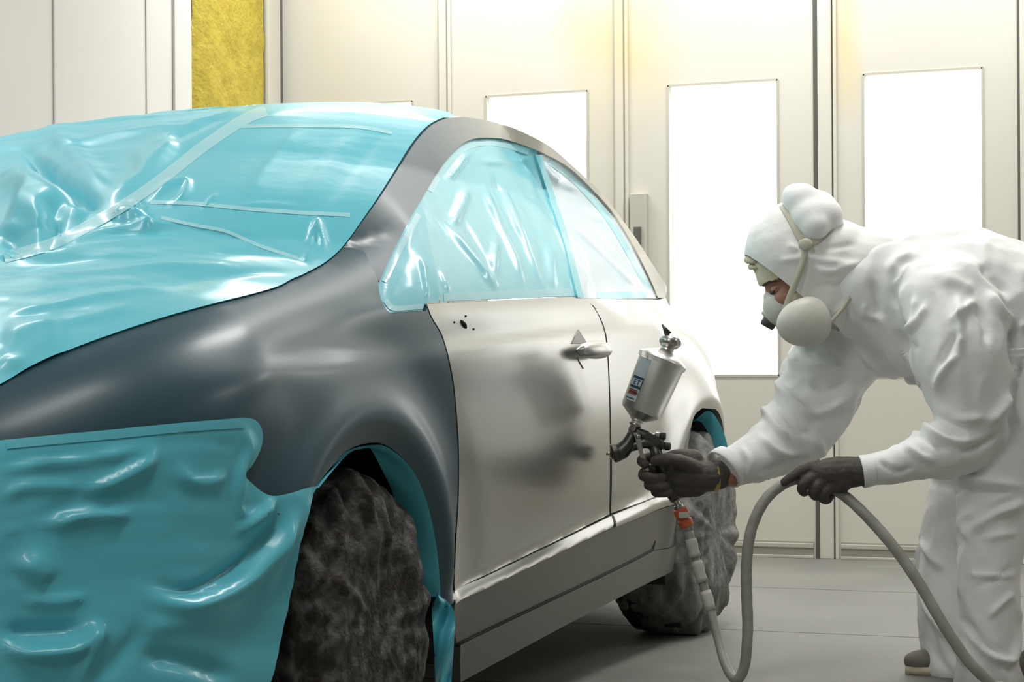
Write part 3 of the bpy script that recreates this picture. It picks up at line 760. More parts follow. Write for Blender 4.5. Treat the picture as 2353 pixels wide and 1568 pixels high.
def bumper():
    poly = [(2.222, .70), (2.4, .704), (2.6, .71), (2.74, .714)]+BT
    R = []
    for x, y in [tuple(v) for v in crom(B_right, 4)]:
        # solve on the draped surface
        r = ray(x, y); best = None
        for D in np.linspace(3.2, 4.3, 500):
            l, u, z = r[0]*D, r[1]*D, ZC+r[2]*D
            a = u if u > U0 else U0-L0*math.asin(min(1, (U0-u)/L0))
            p = S(a, z, float(drape(a, z))); e = abs(l-p[0])
            if best is None or e < best[0]: best = (e, a, z)
        R.append((best[1], best[2]))
    poly = poly+R+[(3.05, .10), (2.222, .10)]
    bm = poly_grid(poly, .0085)
    vs = list(bm.verts); az = np.array([(v.co.x, v.co.y) for v in vs])
    p3 = S(az[:, 0], az[:, 1], drape(az[:, 0], az[:, 1]))
    px, py, _ = project(p3)
    d = fold_disp(px, py, folds_b)*1.5+nz(p3, (3, 3, 9), 3)*.006*smooth(-az[:, 1], -.72, -.6)
    p3 = S(az[:, 0], az[:, 1], drape(az[:, 0], az[:, 1])+np.maximum(d, -.03+.028*smooth(az[:, 1], .50, .62)))
    for v, p in zip(vs, p3): v.co = p
    g = bmesh.ops.duplicate(bm, geom=list(bm.verts)+list(bm.edges)+list(bm.faces))
    for v in [e for e in g['geom'] if isinstance(e, bmesh.types.BMVert)]: v.co.x = 2*MID-v.co.x
    bmesh.ops.remove_doubles(bm, verts=bm.verts, dist=1e-4)
    o = fin('masking_film', bm, M['film_b'])
    return o
FB = bumper(); tag(FB, 'teal film sheet hanging over the front bumper and headlamp in front of the wheel', 'masking film', 'masking film sheets taped to the car')
bc = caster(FB)
tape(FB, [(15, 1022), (130, 1011), (260, 999), (400, 985), (520, 976), (560, 974)], 20, surf=bc, m=M['film'])
# arch film: ribbon turned into the wheel arch, with a tail hanging behind the wheel
AP = trace([(728, 1117), (762, 1075), (800, 1036), (850, 1019), (890, 1026), (940, 1071), (975, 1141), (1000, 1250), (1008, 1330), (1010, 1372)], n=6)
V = []
for i, (a, z) in enumerate(AP):
    t = i/(len(AP)-1); w = .010+.048*smooth(t, .2, .7)
    base = S(a, z, .004); nrm = Vector((0, UF-a, ARZ-z)).normalized()
    row = []
    for k in range(9):
        s = k/8
        row.append(tuple(Vector(base)+Vector((-w*s*1.2, 0, 0))+nrm*(.004+.02*s*w/.09+.004*math.sin(9*t*PI+s*5)*s)))
    V.append(row)
AF = grid_mesh('masking_film', np.array(V), M['film_b'])
tag(AF, 'teal film edging folded into the front wheel arch with a tail behind the wheel', 'masking film', 'masking film sheets taped to the car')
V = []
lft = crom([(996, 1365), (992, 1400), (996, 1470), (1000, 1568), (1003, 1680)], 8); rgt = crom([(1012, 1368), (1043, 1405), (1043, 1480), (1037, 1568), (1030, 1680)], 8)
for i, (p, q) in enumerate(zip(lft, rgt)):
    row = []
    for k in range(12):
        s = k/11; e = p+(q-p)*s
        row.append(tuple(P(e[0], e[1], 4.47+.02*math.sin(s*7+i*.35)-.01*math.sin(i*.5))))
    V.append(row)
grid_mesh('film_tail', np.array(V), M['film_b'], AF)
# rear arch film
V = []
for i, (x, y) in enumerate([tuple(v) for v in crom([(1606, 958), (1622, 946), (1638, 950), (1654, 975), (1668, 1010), (1676, 1050)], 6)]):
    p = P(x, y, 6.44+.05*i/30); p2 = P(x-26, y+22, 6.52+.05*i/30); V.append([tuple(p), tuple(p*.5+p2*.5), tuple(p2)])
RF = grid_mesh('masking_film', np.array(V), M['film_b'])
tag(RF, 'narrow blue film edging around the rear wheel arch', 'masking film', 'masking film sheets taped to the car')
# wheel covers
def wheel_cover(uc, ro, wid, m, label, seedv, xoff=0, drop=0, zc0=.315):
    V = []; n1, n2 = 150, 60
    x0 = XS+.012+xoff
    for i in range(n1):
        th = 2*PI*i/n1; row = []
        for j in range(n2+1):
            s = j/n2
            # profile from outer face centre over the tread to inner face
            L = [(0.012, .0005), (.02, ro*.55), (.0, ro*.82), (-.03, ro*.96), (-.09, ro), (-wid*.6, ro), (-wid+.03, ro*.95), (-wid, ro*.8), (-wid, .05)]
            f = s*(len(L)-1); k = min(int(f), len(L)-2); f -= k; f2 = f*f*(3-2*f)*.4+f*.6
            dx = L[k][0]*(1-f2)+L[k+1][0]*f2; r = L[k][1]*(1-f2)+L[k+1][1]*f2
            dirv = (math.cos(th), math.sin(th))
            sag = drop*max(0, -math.sin(th))
            rr = r*(1+.010*noise.noise((dirv[0]*3+seedv, dirv[1]*3, dx*9)))
            kc = float(smooth(r, .03, .2)); q3 = Vector((dirv[0]*r*9+seedv, dirv[1]*r*4, dx*12)); q4 = Vector((math.cos(th)*ro*16+seedv, dx*3, math.sin(th)*r*1.5)); q5 = Vector((dirv[0]*5+seedv, dirv[1]*5, dx*7)); fold = (.012*noise.noise(q5)+.015*noise.noise(Vector((dirv[0]*r*26+seedv, dirv[1]*r*5, dx*18)))+.004*noise.noise(q3*5))*kc
            row.append((x0+dx+fold*(1 if s < .5 else -1), uc+(rr+fold)*dirv[0]*(1+.3*sag), max(.004, zc0+(rr+fold)*dirv[1]*(1+sag))))
        V.append(row)
    V = np.array(V); o = grid_mesh('wheel_cover', np.concatenate([V, V[:1]]), m)
    tag(o, label, 'wheel cover'); return o
wheel_cover(UF, .318, .27, M['cloth'], 'dusty black fabric cover bagged over the front wheel', 1.3)
wheel_cover(UR, .318, .26, M['cloth2'], 'dull grey cover wrapped over the rear wheel', 5.1, .01)
# ================================================================== PERSON
Mt = dict(
    suit=mat('white_coverall', (.90, .905, .89), .75, nscale=5, ncol=(.84, .85, .84), namt=.6, bump=.15, bscale=28, sheen=.2),
    hood=mat('white_hood_cloth', (.90, .90, .87), .8, bump=.15, bscale=40),
    puff=mat('bright_white_cloth', (.93, .93, .92), .8, bump=.1, bscale=30),
    beige=mat('beige_balaclava', (.74, .67, .50), .85, bump=.3, bscale=80),
    strap=mat('beige_elastic_strap', (.56, .54, .44), .8),
    mask=mat('cream_respirator_plastic', (.66, .65, .58), .45),
    rubber=mat('dark_rubber', (.05, .05, .048), .5),
    skin=mat('skin', (.42, .20, .145), .5, nscale=30, ncol=(.36, .15, .10), namt=.5),
    lash=mat('dark_lash', (.05, .03, .025), .7),
    glove=mat('dark_grey_glove', (.070, .060, .050), .7, nscale=60, ncol=(.092, .082, .070), namt=.6, bump=.2, bscale=120),
    shoe=mat('dusty_shoe', (.22, .21, .17), .8, nscale=25, ncol=(.12, .11, .09), namt=.7),
    steel=mat('brushed_steel', (.80, .79, .76), .33, metal=1, bump=.02, bscale=90),
    gunm=mat('gun_dark_metal', (.10, .098, .09), .35, metal=.8),
    gunb=mat('gun_bright_metal', (.55, .54, .50), .25, metal=1),
    label=mat('pale_blue_label', (.50, .60, .64), .4),
    navy=mat('navy_print', (.02, .06, .11), .4),
    orange=mat('orange_print', (.36, .09, .04), .45),
    conn=mat('orange_plastic', (.62, .13, .055), .45),
    hose=mat('grey_air_hose', (.30, .295, .25), .45, nscale=20, ncol=(.40, .40, .38), namt=.6, bump=.05, bscale=60),
    wrap=mat('pale_tape_wrap', (.55, .54, .48), .6),
    yellow=mat('yellow_wristband', (.45, .36, .06), .6),
)
def R(r, D): return r*D/F
def chain(bm, pts, k=1.0, seg=20, nsub=5):
    """tapered limb through (px, py, depth, radius_px) with round ends"""
    q = crom([(p[0], p[1], p[2]*1000, p[3]) for p in pts], nsub)
    P3 = [P(v[0], v[1], v[2]/1000) for v in q]; rr = [R(v[3], v[2]/1000)*k for v in q]
    tube(bm, P3, rr, seg)
    for i in (0, len(P3)-1): ell(bm, P3[i], (rr[i],)*3, None, seg, 10)
person = empty('person', P(2230, 1570, 5.42)*1.0)
person.location.z = 0
tag(person, 'person in a white hooded coverall, respirator and dark gloves bending to spray the car', 'person')
torso = [(2480, 905, 5.6, 185), (2385, 800, 5.6, 195), (2260, 730, 5.6, 188), (2150, 708, 5.6, 178), (2070, 680, 5.6, 148), (2000, 655, 5.6, 122)]
armN = [(2180, 712, 5.46, 130), (2212, 820, 5.38, 118), (2236, 925, 5.36, 98), (2226, 998, 5.36, 80), (2150, 1036, 5.34, 60), (2062, 1069, 5.33, 43), (1990, 1083, 5.33, 35)]
armF = [(2040, 740, 5.72, 125), (1965, 770, 5.76, 112), (1900, 855, 5.74, 98), (1868, 935, 5.68, 92), (1815, 1003, 5.60, 78), (1755, 1043, 5.54, 62), (1715, 1062, 5.50, 52), (1688, 1070, 5.485, 46)]
legF = [(2400, 930, 5.68, 165), (2310, 1030, 5.68, 140), (2250, 1120, 5.66, 112), (2202, 1250, 5.62, 90), (2188, 1400, 5.57, 80), (2190, 1500, 5.54, 68), (2196, 1532, 5.53, 72)]
legN = [(2420, 930, 5.48, 165), (2340, 1040, 5.46, 128), (2300, 1130, 5.42, 100), (2276, 1270, 5.38, 74), (2272, 1400, 5.36, 68), (2270, 1530, 5.36, 72), (2272, 1562, 5.36, 80)]
HC_ = (1845, 622, 5.60)
hf = Vector(P(1845-93, 622+37, 5.6)-P(1845, 622, 5.6)).normalized(); hs = Vector((st*1.0, -ct, 0)); hs = (hs-hf*hs.dot(hf)).normalized(); hu = hf.cross(hs).normalized()
if hu.z < 0: hu = -hu
HR = Matrix((hf, hs, hu)).transposed()
hc = P(*HC_); u1 = R(1, 5.6)
def H(f, s, u): return hc+hf*(f*u1)+hs*(s*u1)+hu*(u*u1)      # s>0 towards the camera
# hands: finger chains (px, py, D, r)
gunD = 5.45
def finger(pts, r0=13, r1=10): return [(p[0], p[1], p[2], r0+(r1-r0)*i/(len(pts)-1)) for i, p in enumerate(pts)]
handR = [[(1650, 1092, 5.47, 34), (1615, 1096, 5.46, 37), (1580, 1092, 5.465, 44), (1550, 1088, 5.475, 42), (1532, 1080, 5.485, 34)],
         [(1590, 1060, 5.47, 28), (1555, 1058, 5.49, 26), (1530, 1066, 5.49, 24)], [(1600, 1112, 5.46, 30), (1560, 1118, 5.465, 28)],
         finger([(1540, 1058, 5.487), (1505, 1050, 5.482), (1478, 1055, 5.462), (1474, 1062, 5.438), (1482, 1068, 5.422)]),
         finger([(1540, 1080, 5.487), (1505, 1080, 5.486), (1483, 1086, 5.462), (1480, 1094, 5.430), (1500, 1099, 5.412), (1520, 1100, 5.415)], 14, 12),
         finger([(1542, 1100, 5.487), (1512, 1104, 5.484), (1494, 1110, 5.460), (1492, 1116, 5.430), (1510, 1119, 5.412), (1528, 1119, 5.415)], 13, 11),
         finger([(1546, 1116, 5.482), (1524, 1122, 5.480), (1508, 1127, 5.458), (1507, 1132, 5.434), (1522, 1134, 5.420), (1538, 1133, 5.420)], 12, 10),
         finger([(1598, 1078, 5.435), (1565, 1062, 5.410), (1535, 1056, 5.405), (1505, 1060, 5.412)], 19, 12)]
handL = [[(1995, 1084, 5.33, 33), (1960, 1085, 5.33, 36), (1925, 1087, 5.325, 38), (1895, 1088, 5.32, 34), (1875, 1086, 5.32, 26)],
         [(1930, 1105, 5.32, 30), (1900, 1110, 5.32, 26)],
         finger([(1880, 1072, 5.318), (1850, 1078, 5.312), (1825, 1092, 5.312), (1803, 1108, 5.315)], 15, 10),
         finger([(1880, 1092, 5.31), (1855, 1105, 5.298), (1843, 1120, 5.304), (1848, 1130, 5.325), (1858, 1126, 5.345)], 15, 11),
         finger([(1895, 1100, 5.308), (1877, 1118, 5.296), (1870, 1134, 5.304), (1876, 1140, 5.325), (1886, 1134, 5.345)], 15, 11),
         finger([(1912, 1110, 5.31), (1898, 1128, 5.298), (1892, 1144, 5.306), (1899, 1148, 5.325), (1908, 1140, 5.345)], 14, 11),
         finger([(1940, 1095, 5.345), (1905, 1100, 5.36), (1872, 1095, 5.36), (1845, 1098, 5.352)], 17, 11)]
# --- body
bm = bmesh.new()
for c, k in ((torso, .80), (armN, .72), (armF, .66), (legF, .74), (legN, .74)): chain(bm, c, k)
chain(bm, [(2070, 690, 5.6, 70), (1960, 655, 5.6, 62), (1890, 640, 5.6, 62)])
for c in handR+handL: chain(bm, c, .80, 12, 4)
chain(bm, [(1735, 1058, 5.53, 30), (1690, 1088, 5.485, 27), (1640, 1100, 5.465, 26), (1610, 1098, 5.46, 27)])
ell(bm, H(8, 0, 10), (88*u1, 66*u1, 118*u1), HR); ell(bm, H(30, 0, -50), (62*u1, 50*u1, 62*u1), HR)
ell(bm, H(88, 0, -26), (14*u1, 11*u1, 28*u1), HR); ell(bm, H(80, 0, 6), (16*u1, 46*u1, 11*u1), HR)
for s in (-1, 1): ell(bm, H(66, s*36, -42), (26*u1, 24*u1, 22*u1), HR); ell(bm, H(-12, s*68, -18), (14*u1, 7*u1, 22*u1), HR)
body = fin('body', bm, Mt['skin'], person); remesh(body, .0085, 3)
for s in (1, -1):
    bm = bmesh.new(); ell(bm, H(74, s*30, -16), (15*u1, 16*u1, 12*u1), HR); e = fin('eyelid', bm, Mt['skin'], person)
    bm = bmesh.new(); tube(bm, [H(90, s*16, -17), H(91, s*26, -21), H(86, s*38, -20), H(76, s*46, -14)], [.0015, .0035, .0035, .001], 8); fin('eyelash', bm, Mt['lash'], e)
    bm = bmesh.new(); tube(bm, [H(96, s*10, 1), H(95, s*26, 4), H(86, s*42, 5), H(72, s*54, 0)], [.003, .0045, .004, .001], 8); fin('eyebrow', bm, Mt['lash'], person)
# --- coverall
bm = bmesh.new()
for c in (torso, armN, armF, legF, legN): chain(bm, c)
chain(bm, [(2300, 640, 5.6, 95), (2200, 620, 5.6, 100), (2090, 615, 5.6, 92)])
suit = fin('coverall', bm, Mt['suit'], person); remesh(suit, .0075, 10, .6)
folds_s = [
 ([(2000, 640), (2010, 700), (2020, 740)], 10, -.010), ([(2045, 630), (2060, 600), (2100, 585)], 10, .008), ([(2050, 660), (2090, 620), (2060, 640)], 8, .006),
 ([(2050, 640), (2055, 700), (2070, 770), (2095, 830)], 10, -.010), ([(2105, 680), (2100, 740), (2085, 770)], 8, .010), ([(2085, 770), (2110, 740), (2130, 700)], 7, .008), ([(2075, 745), (2090, 790), (2110, 800)], 8, -.010),
 ([(2200, 680), (2205, 750), (2207, 815)], 8, .012), ([(2200, 815), (2170, 850), (2150, 900)], 9, .010), ([(2185, 740), (2215, 715), (2240, 690)], 8, .009), ([(2265, 670), (2300, 720), (2330, 735)], 9, .012), ([(2245, 610), (2290, 650), (2320, 680)], 9, -.009),
 ([(2235, 700), (2260, 740), (2270, 790)], 9, -.009), ([(2205, 760), (2180, 800), (2160, 850)], 9, -.010), ([(2160, 640), (2200, 650), (2240, 670)], 14, .007),
 ([(1920, 740), (1960, 780), (2000, 830), (2060, 870), (2110, 900)], 10, .013), ([(1915, 750), (1935, 800), (1960, 850)], 14, -.012), ([(1990, 690), (1990, 720), (2030, 735)], 7, .008), ([(1960, 770), (2030, 850), (2090, 900)], 9, -.008),
 ([(2060, 760), (2080, 850), (2125, 900)], 10, -.010), ([(2020, 700), (2045, 790), (2080, 870)], 10, .010), ([(1810, 800), (1830, 840), (1880, 850), (1950, 840)], 9, .012), ([(1780, 850), (1800, 900), (1850, 950), (1900, 945), (1980, 890)], 9, .013), ([(1860, 880), (1910, 890), (1960, 860)], 12, -.010),
 ([(1755, 930), (1780, 980), (1820, 1010)], 8, .012), ([(1770, 905), (1810, 960), (1840, 990), (1880, 1010)], 8, -.009), ([(1740, 1000), (1790, 1040), (1850, 1050)], 9, .008), ([(1860, 990), (1880, 1020), (1890, 1050)], 9, .008), ([(1700, 1020), (1720, 1060), (1715, 1100)], 7, .007), ([(1745, 1090), (1800, 1065), (1870, 1055)], 7, -.009),
 ([(2110, 965), (2150, 1000), (2200, 1015), (2260, 1005)], 8, .012), ([(2090, 990), (2140, 1020), (2180, 1040)], 8, -.009), ([(2270, 975), (2310, 930), (2322, 900)], 11, .012), ([(2150, 930), (2200, 960), (2270, 960)], 10, .008), ([(2080, 1020), (2110, 1045), (2150, 1060)], 7, .008), ([(2020, 1060), (2060, 1085), (2100, 1075)], 6, -.006), ([(2200, 1040), (2260, 1020), (2300, 990)], 8, -.008),
 ([(2130, 1090), (2200, 1100), (2280, 1110), (2353, 1120)], 10, .010), ([(2140, 1110), (2240, 1130), (2340, 1130)], 9, -.012), ([(2230, 1230), (2270, 1190), (2330, 1165), (2353, 1150)], 10, .014), ([(2250, 1205), (2300, 1160), (2353, 1145)], 9, -.010), ([(2235, 1250), (2215, 1200), (2245, 1170)], 8, .008),
 ([(2110, 1240), (2150, 1290), (2170, 1310)], 7, .010), ([(2150, 1110), (2190, 1200), (2215, 1290)], 10, -.008), ([(2115, 1360), (2150, 1430), (2210, 1500), (2240, 1560)], 8, .012), ([(2130, 1420), (2150, 1500), (2190, 1560)], 10, -.008),
 ([(2215, 1440), (2270, 1500), (2320, 1520), (2340, 1490)], 9, .012), ([(2210, 1420), (2260, 1480), (2310, 1505)], 8, -.010), ([(2335, 1380), (2342, 1450), (2320, 1530)], 7, .009), ([(2270, 1420), (2310, 1380), (2330, 1360)], 7, .007), ([(2240, 1350), (2290, 1330), (2330, 1300)], 7, -.005),
 ([(2208, 1380), (2212, 1300), (2222, 1250)], 6, .008), ([(2222, 1318), (2280, 1325), (2335, 1322)], 5, .007), ([(2260, 1240), (2300, 1230), (2340, 1225)], 8, .006),
 ([(2335, 740), (2330, 800), (2340, 850)], 7, -.014), ([(2345, 760), (2353, 740)], 6, .008), ([(2340, 860), (2330, 940), (2325, 1000)], 8, -.010),
]
def snoise(a, px, py):
    return nz(a, (5, 5, 3), 2)*.008+(1-np.abs(nz(a, (9, 9, 5), 2, 3))*3)*.004+nz(a, (20, 20, 12), 2, 3)*.002
apply_folds(suit, folds_s, snoise, 1.6)
suit.data.update()
# cuffs
for nm, c0, c1, r0 in (('cuff', armN[-1], (1978, 1085, 5.33, 0), 36), ('cuff', (1670, 1074, 5.475, 0), (1655, 1087, 5.465, 0), 50)):
    a, b = P(*c0[:3]), P(*c1[:3]); d = (b-a).normalized(); rr = R(r0, 5.4)
    bm = bmesh.new(); lathe(bm, a, d, [(-.02, rr*.96), (-.005, rr*1.03), (.010, rr*1.05), (.014, rr*1.0), (.012, rr*.92), (-.012, rr*.85)], 40, False)
    fin(nm, bm, Mt['suit'], person)
# knee pocket patch outline on the near leg
sc_ = caster(suit)
# --- hood
bm = bmesh.new()
ell(bm, H(2, 0, 22), (122*u1, 92*u1, 142*u1), HR); ell(bm, P(1915, 600, 5.6), (R(98, 5.6),)*3); ell(bm, P(1905, 668, 5.6), (R(92, 5.6), R(92, 5.6), R(98, 5.6)))
chain(bm, [(1900, 620, 5.6, 98), (1960, 625, 5.6, 104), (2010, 640, 5.6, 112)])
hood = fin('hood', bm, Mt['hood'], person); remesh(hood, .007, 6, .5)
folds_h = [([(1790, 600), (1830, 595), (1848, 590)], 7, .006), ([(1855, 590), (1900, 600), (1960, 605)], 8, .007), ([(1860, 575), (1910, 570), (1970, 560)], 7, -.005), ([(1865, 610), (1900, 625), (1940, 615), (1985, 600)], 8, .008),
           ([(1830, 660), (1860, 700), (1890, 720)], 8, .006), ([(1880, 650), (1920, 660), (1960, 640)], 9, -.005), ([(1975, 620), (1962, 670), (1930, 710), (1905, 735)], 6, .009), ([(1990, 600), (2000, 650), (1960, 720)], 8, -.008), ([(1810, 560), (1835, 575)], 6, .005)]
apply_folds(hood, folds_h, lambda a, px, py: nz(a, (12, 12, 12), 2)*.004)
# cut the face opening
def face_cut(o, f0, u0, u1_, slope=0.0):
    bm = bmesh.new(); bm.from_mesh(o.data); dead = []
    for f in bm.faces:
        v = (f.calc_center_median()-hc)/u1; a, b = v.dot(hf), v.dot(hu)
        if a > f0+slope*b and u0 < b < u1_: dead.append(f)
    bmesh.ops.delete(bm, geom=dead, context='FACES'); bm.to_mesh(o.data); bm.free(); o.data.update()
bm = bmesh.new(); bm.from_mesh(hood.data)
# opening plane: from the forehead down to the jaw
pa, pb = H(104, 0, 72), H(-2, 0, -118); nn = (pb-pa).cross(hs).normalized()
if nn.dot(hf) < 0: nn = -nn
bmesh.ops.bisect_plane(bm, geom=list(bm.verts)+list(bm.edges)+list(bm.faces), plane_co=pa, plane_no=nn, clear_outer=True)
bm.to_mesh(hood.data); bm.free(); hood.data.update()
# hem round the opening
# --- balaclava under the hood
bm = bmesh.new(); ell(bm, H(6, 0, 16), (100*u1, 75*u1, 124*u1), HR, 64, 48); ell(bm, H(28, 0, -48), (70*u1, 62*u1, 68*u1), HR, 48, 32)
bal = fin('balaclava', bm, Mt['beige'], person); remesh(bal, .0045, 2)
apply_folds(bal, [([(1722, 590), (1760, 622), (1800, 640)], 4, .004), ([(1720, 604), (1745, 632), (1760, 642)], 5, -.003)], lambda a, px, py: nz(a, (40, 40, 40), 2)*.0015)
face_cut(bal, 38, -40, 4)
face_cut(bal, 60, -60, 0)
md = bal.modifiers.new('t', 'SOLIDIFY'); md.thickness = .003
bm = bmesh.new(); tube(bm, [H(96, 30, 60), H(108, 0, 70), H(96, -30, 60)], [.006, .012, .006], 10)
tube(bm, [H(98, 22, 46), H(108, 0, 52), H(98, -22, 46)], [.004, .009, .004], 10)
fin('balaclava_peak', bm, Mt['beige'], bal)
# --- puffed hood crown above the harness
bm = bmesh.new()
for x, y, r, D in ((1840, 462, 44, 5.56), (1862, 500, 50, 5.54), (1893, 500, 47, 5.55), (1880, 482, 46, 5.57), (1872, 520, 36, 5.51), (1825, 450, 30, 5.56)):
    ell(bm, P(x, y, D), (R(r, D),)*3)
puff = fin('hood_crown', bm, Mt['puff'], person); remesh(puff, .006, 24, .7)
hcst = caster(hood)
def both(r):
    return hcst(r)
tape(person, [(1792, 462), (1815, 500), (1835, 538), (1850, 566)], 15, .004, 'head_strap', Mt['strap'], hcst)
tape(person, [(1845, 566), (1878, 552), (1908, 525), (1938, 492)], 15, .004, 'head_strap', Mt['strap'], hcst)
# lower strap runs free from hood to the mask
def ribbon(name, pts, w, m, parent, D):
    q = crom(pts, 6); V = []
    for i, p in enumerate(q):
        t = q[min(i+1, len(q)-1)]-q[max(i-1, 0)]; t = t[:2]/np.linalg.norm(t[:2]); n2 = np.array([-t[1], t[0]])*w/2
        a = P(p[0]-n2[0], p[1]-n2[1], p[2]); b = P(p[0]+n2[0], p[1]+n2[1], p[2]); back = Vector((-st, ct, 0))*.002
        V.append([tuple(a), tuple(b), tuple(b+back), tuple(a+back)])
    return grid_mesh(name, np.array(V), m, parent, wrap=True)
ribbon('head_strap', [(1852, 560, 5.478), (1846, 600, 5.474), (1830, 645, 5.475), (1812, 690, 5.482), (1800, 725, 5.49)], 15, Mt['strap'], person, 5.5)
ribbon('neck_strap', [(1905, 745, 5.47), (1940, 705, 5.478), (1962, 665, 5.478), (1982, 620, 5.482)], 9, Mt['strap'], person, 5.5)
bm = bmesh.new(); ell(bm, P(1851, 562, 5.475), (R(17, 5.5), .006, R(14, 5.5))); fin('strap_joint', bm, Mt['strap'], person)
# --- respirator
resp_c = P(1788, 712, 5.6)
bm = bmesh.new(); ell(bm, H(84, 0, -62), (36*u1, 52*u1, 44*u1), HR); ell(bm, H(94, 0, -38), (16*u1, 18*u1, 26*u1), HR); ell(bm, H(60, 0, -85), (40*u1, 58*u1, 30*u1), HR)
resp = fin('respirator', bm, Mt['mask'], person); remesh(resp, .004, 4)
bm = bmesh.new(); lathe(bm, H(112, 0, -72), hf*.9-hu*.3, [(-.02, .022), (0, .024), (.004, .026), (.008, .024), (.009, .018)], 32); fin('valve_rim', bm, Mt['mask'], resp)
bm = bmesh.new(); lathe(bm, H(114, 0, -80), hf*.75-hu*.6, [(-.02, .020), (.012, .021), (.018, .018), (.019, .001)], 32); fin('valve', bm, Mt['rubber'], resp)
for s in (1, -1):
    # egg shaped filter, wider toward the back
    c = H(20, s*78, -112) if s > 0 else H(34, s*78, -108)
    ax = (hf*-.80+hu*.10).normalized()
    bm = bmesh.new(); ell(bm, (0, 0, 0), (1, 1, 1), None, 40, 28)
    c = P(1847, 741, 5.475) if s > 0 else c
    e1 = (P(1905, 728, 5.5)-P(1790, 756, 5.5)).normalized(); e2 = hs; e3 = e1.cross(e2).normalized()
    if e3.z < 0: e3 = -e3
    for v in bm.verts:
        x, y, z = v.co
        w_ = 1+.16*x
        sx = math.copysign(abs(x)**.85, x)
        v.co = c+e1*(sx*62*u1)+e3*(z*54*u1*w_*(1.0 if z > 0 else 1.02))+e2*(y*.040)
    ff = fin('filter', bm, Mt['mask'], resp)
    bm = bmesh.new(); tube(bm, [c-e1*.04+e2*(-.01*s), H(72, s*40, -88)], [.022, .020], 20); fin('filter_mount', bm, Mt['rubber'], resp)
# --- gloves
for nm, hd, wr in (('glove', handR, None), ('glove', handL, None)):
    bm = bmesh.new()
    for c in hd: chain(bm, c, 1.0, 14, 4)
    g = fin(nm, bm, Mt['glove'], person); remesh(g, .0032, 2, .4)
    a = vget(g); n = vnorm(g); d = nz(a, (45, 45, 45), 2)*.0012; vset(g, a+n*d[:, None])
    e = hd[0][0]; e2_ = hd[0][1]; p0 = P(*e[:3]); p1 = P(*e2_[:3]); dd = (p0-p1).normalized()
bm = bmesh.new(); lathe(bm, P(1642, 1094, 5.468), (P(1600, 1098, 5.46)-P(1650, 1092, 5.47)), [(-.006, .037), (-.005, .0405), (.008, .0405), (.010, .037)], 32, False)
yb = fin('wristband', bm, Mt['yellow'], person)
# --- shoes
def shoe(ax, ay, D, yaw, name='shoe'):
    c = P(ax, ay, D); c.z = 0
    fwd = Vector((-math.cos(yaw), -math.sin(yaw), 0)); sd = Vector((fwd.y, -fwd.x, 0))
    bm = bmesh.new()
    for f, w, h, z in ((.16, .040, .030, .035), (.11, .045, .038, .040), (.05, .043, .045, .048), (0, .040, .055, .06), (-.05, .038, .05, .055)):
        ell(bm, c+fwd*f+Vector((0, 0, z)), (.055, w, h), Matrix.Rotation(math.atan2(fwd.y, fwd.x), 3, 'Z'))
    o = fin(name, bm, Mt['shoe'], person); remesh(o, .006, 3)
    bm = bmesh.new()
    n = 40; top, bot = [], []
    for i in range(n):
        t = 2*PI*i/n; p = c+fwd*(.055+.155*math.cos(t))+sd*(.050*math.sin(t)*(1+.12*math.cos(t)))
        bot.append(bm.verts.new((p.x, p.y, .001))); top.append(bm.verts.new((p.x, p.y, .022)))
    bm.faces.new(bot[::-1]); bm.faces.new(top)
    for i in range(n): bm.faces.new((bot[i], bot[(i+1) % n], top[(i+1) % n], top[i]))
    fin('sole', bm, Mt['beige'], o)
yaw_ = -TH*1.0
shoe(2258, 1552, 5.54, TH+PI-PI)
shoe(2425, 1572, 5.37, TH)
# ================================================================== SPRAY GUN
gun = empty('spray_gun', P(1500, 1040, gunD)); tag(gun, 'steel spray gun with a gravity paint cup held in the gloved hand against the car', 'spray gun')
gu = gunD/F
def G(x, y, d=0.0): return P(x, y, gunD+d)
ax = (G(1522, 829)-G(1462, 972)).normalized(); n0 = G(1462, 972)
cupprof = [(0, 13), (4, 13), (5, 19), (9, 19), (16, 30), (27, 46.5), (33, 48.5), (148, 54), (149, 56)]
bm = bmesh.new(); lathe(bm, n0, ax, [(d*gu, r*gu) for d, r in cupprof], 64, True); cup = fin('paint_cup', bm, Mt['steel'], gun); sharp(cup, 30)
bm = bmesh.new(); lathe(bm, n0, ax, [(d*gu, r*gu) for d, r in [(148, 57), (158, 58), (161, 56), (168, 44), (176, 26), (182, 16), (190, 14)]], 64, True); lid = fin('cup_lid', bm, Mt['steel'], gun); sharp(lid, 30)
kc_ = n0+ax*(203*gu)
bm = bmesh.new(); lathe(bm, kc_-ax*.001, (ax*.9+Vector(P(1510, 700, 5)-P(1530, 800, 5)).normalized()*.4), [(-17*gu, 8*gu), (-14*gu, 18*gu), (-4*gu, 26*gu), (5*gu, 26*gu), (13*gu, 18*gu), (16*gu, 3*gu)], 32); fin('lid_knob', bm, Mt['gunb'], lid)
bm = bmesh.new(); tube(bm, [kc_+ax*.008+(G(1520, 760)-G(1532, 775))*.6, G(1521, 745)], [.0105, .0015], 16); fin('vent_tip', bm, Mt['gunm'], lid)
bm = bmesh.new(); tube(bm, [n0+ax*(178*gu), n0+ax*(192*gu)], [.011, .008], 16); fin('knob_stem', bm, Mt['gunm'], lid)
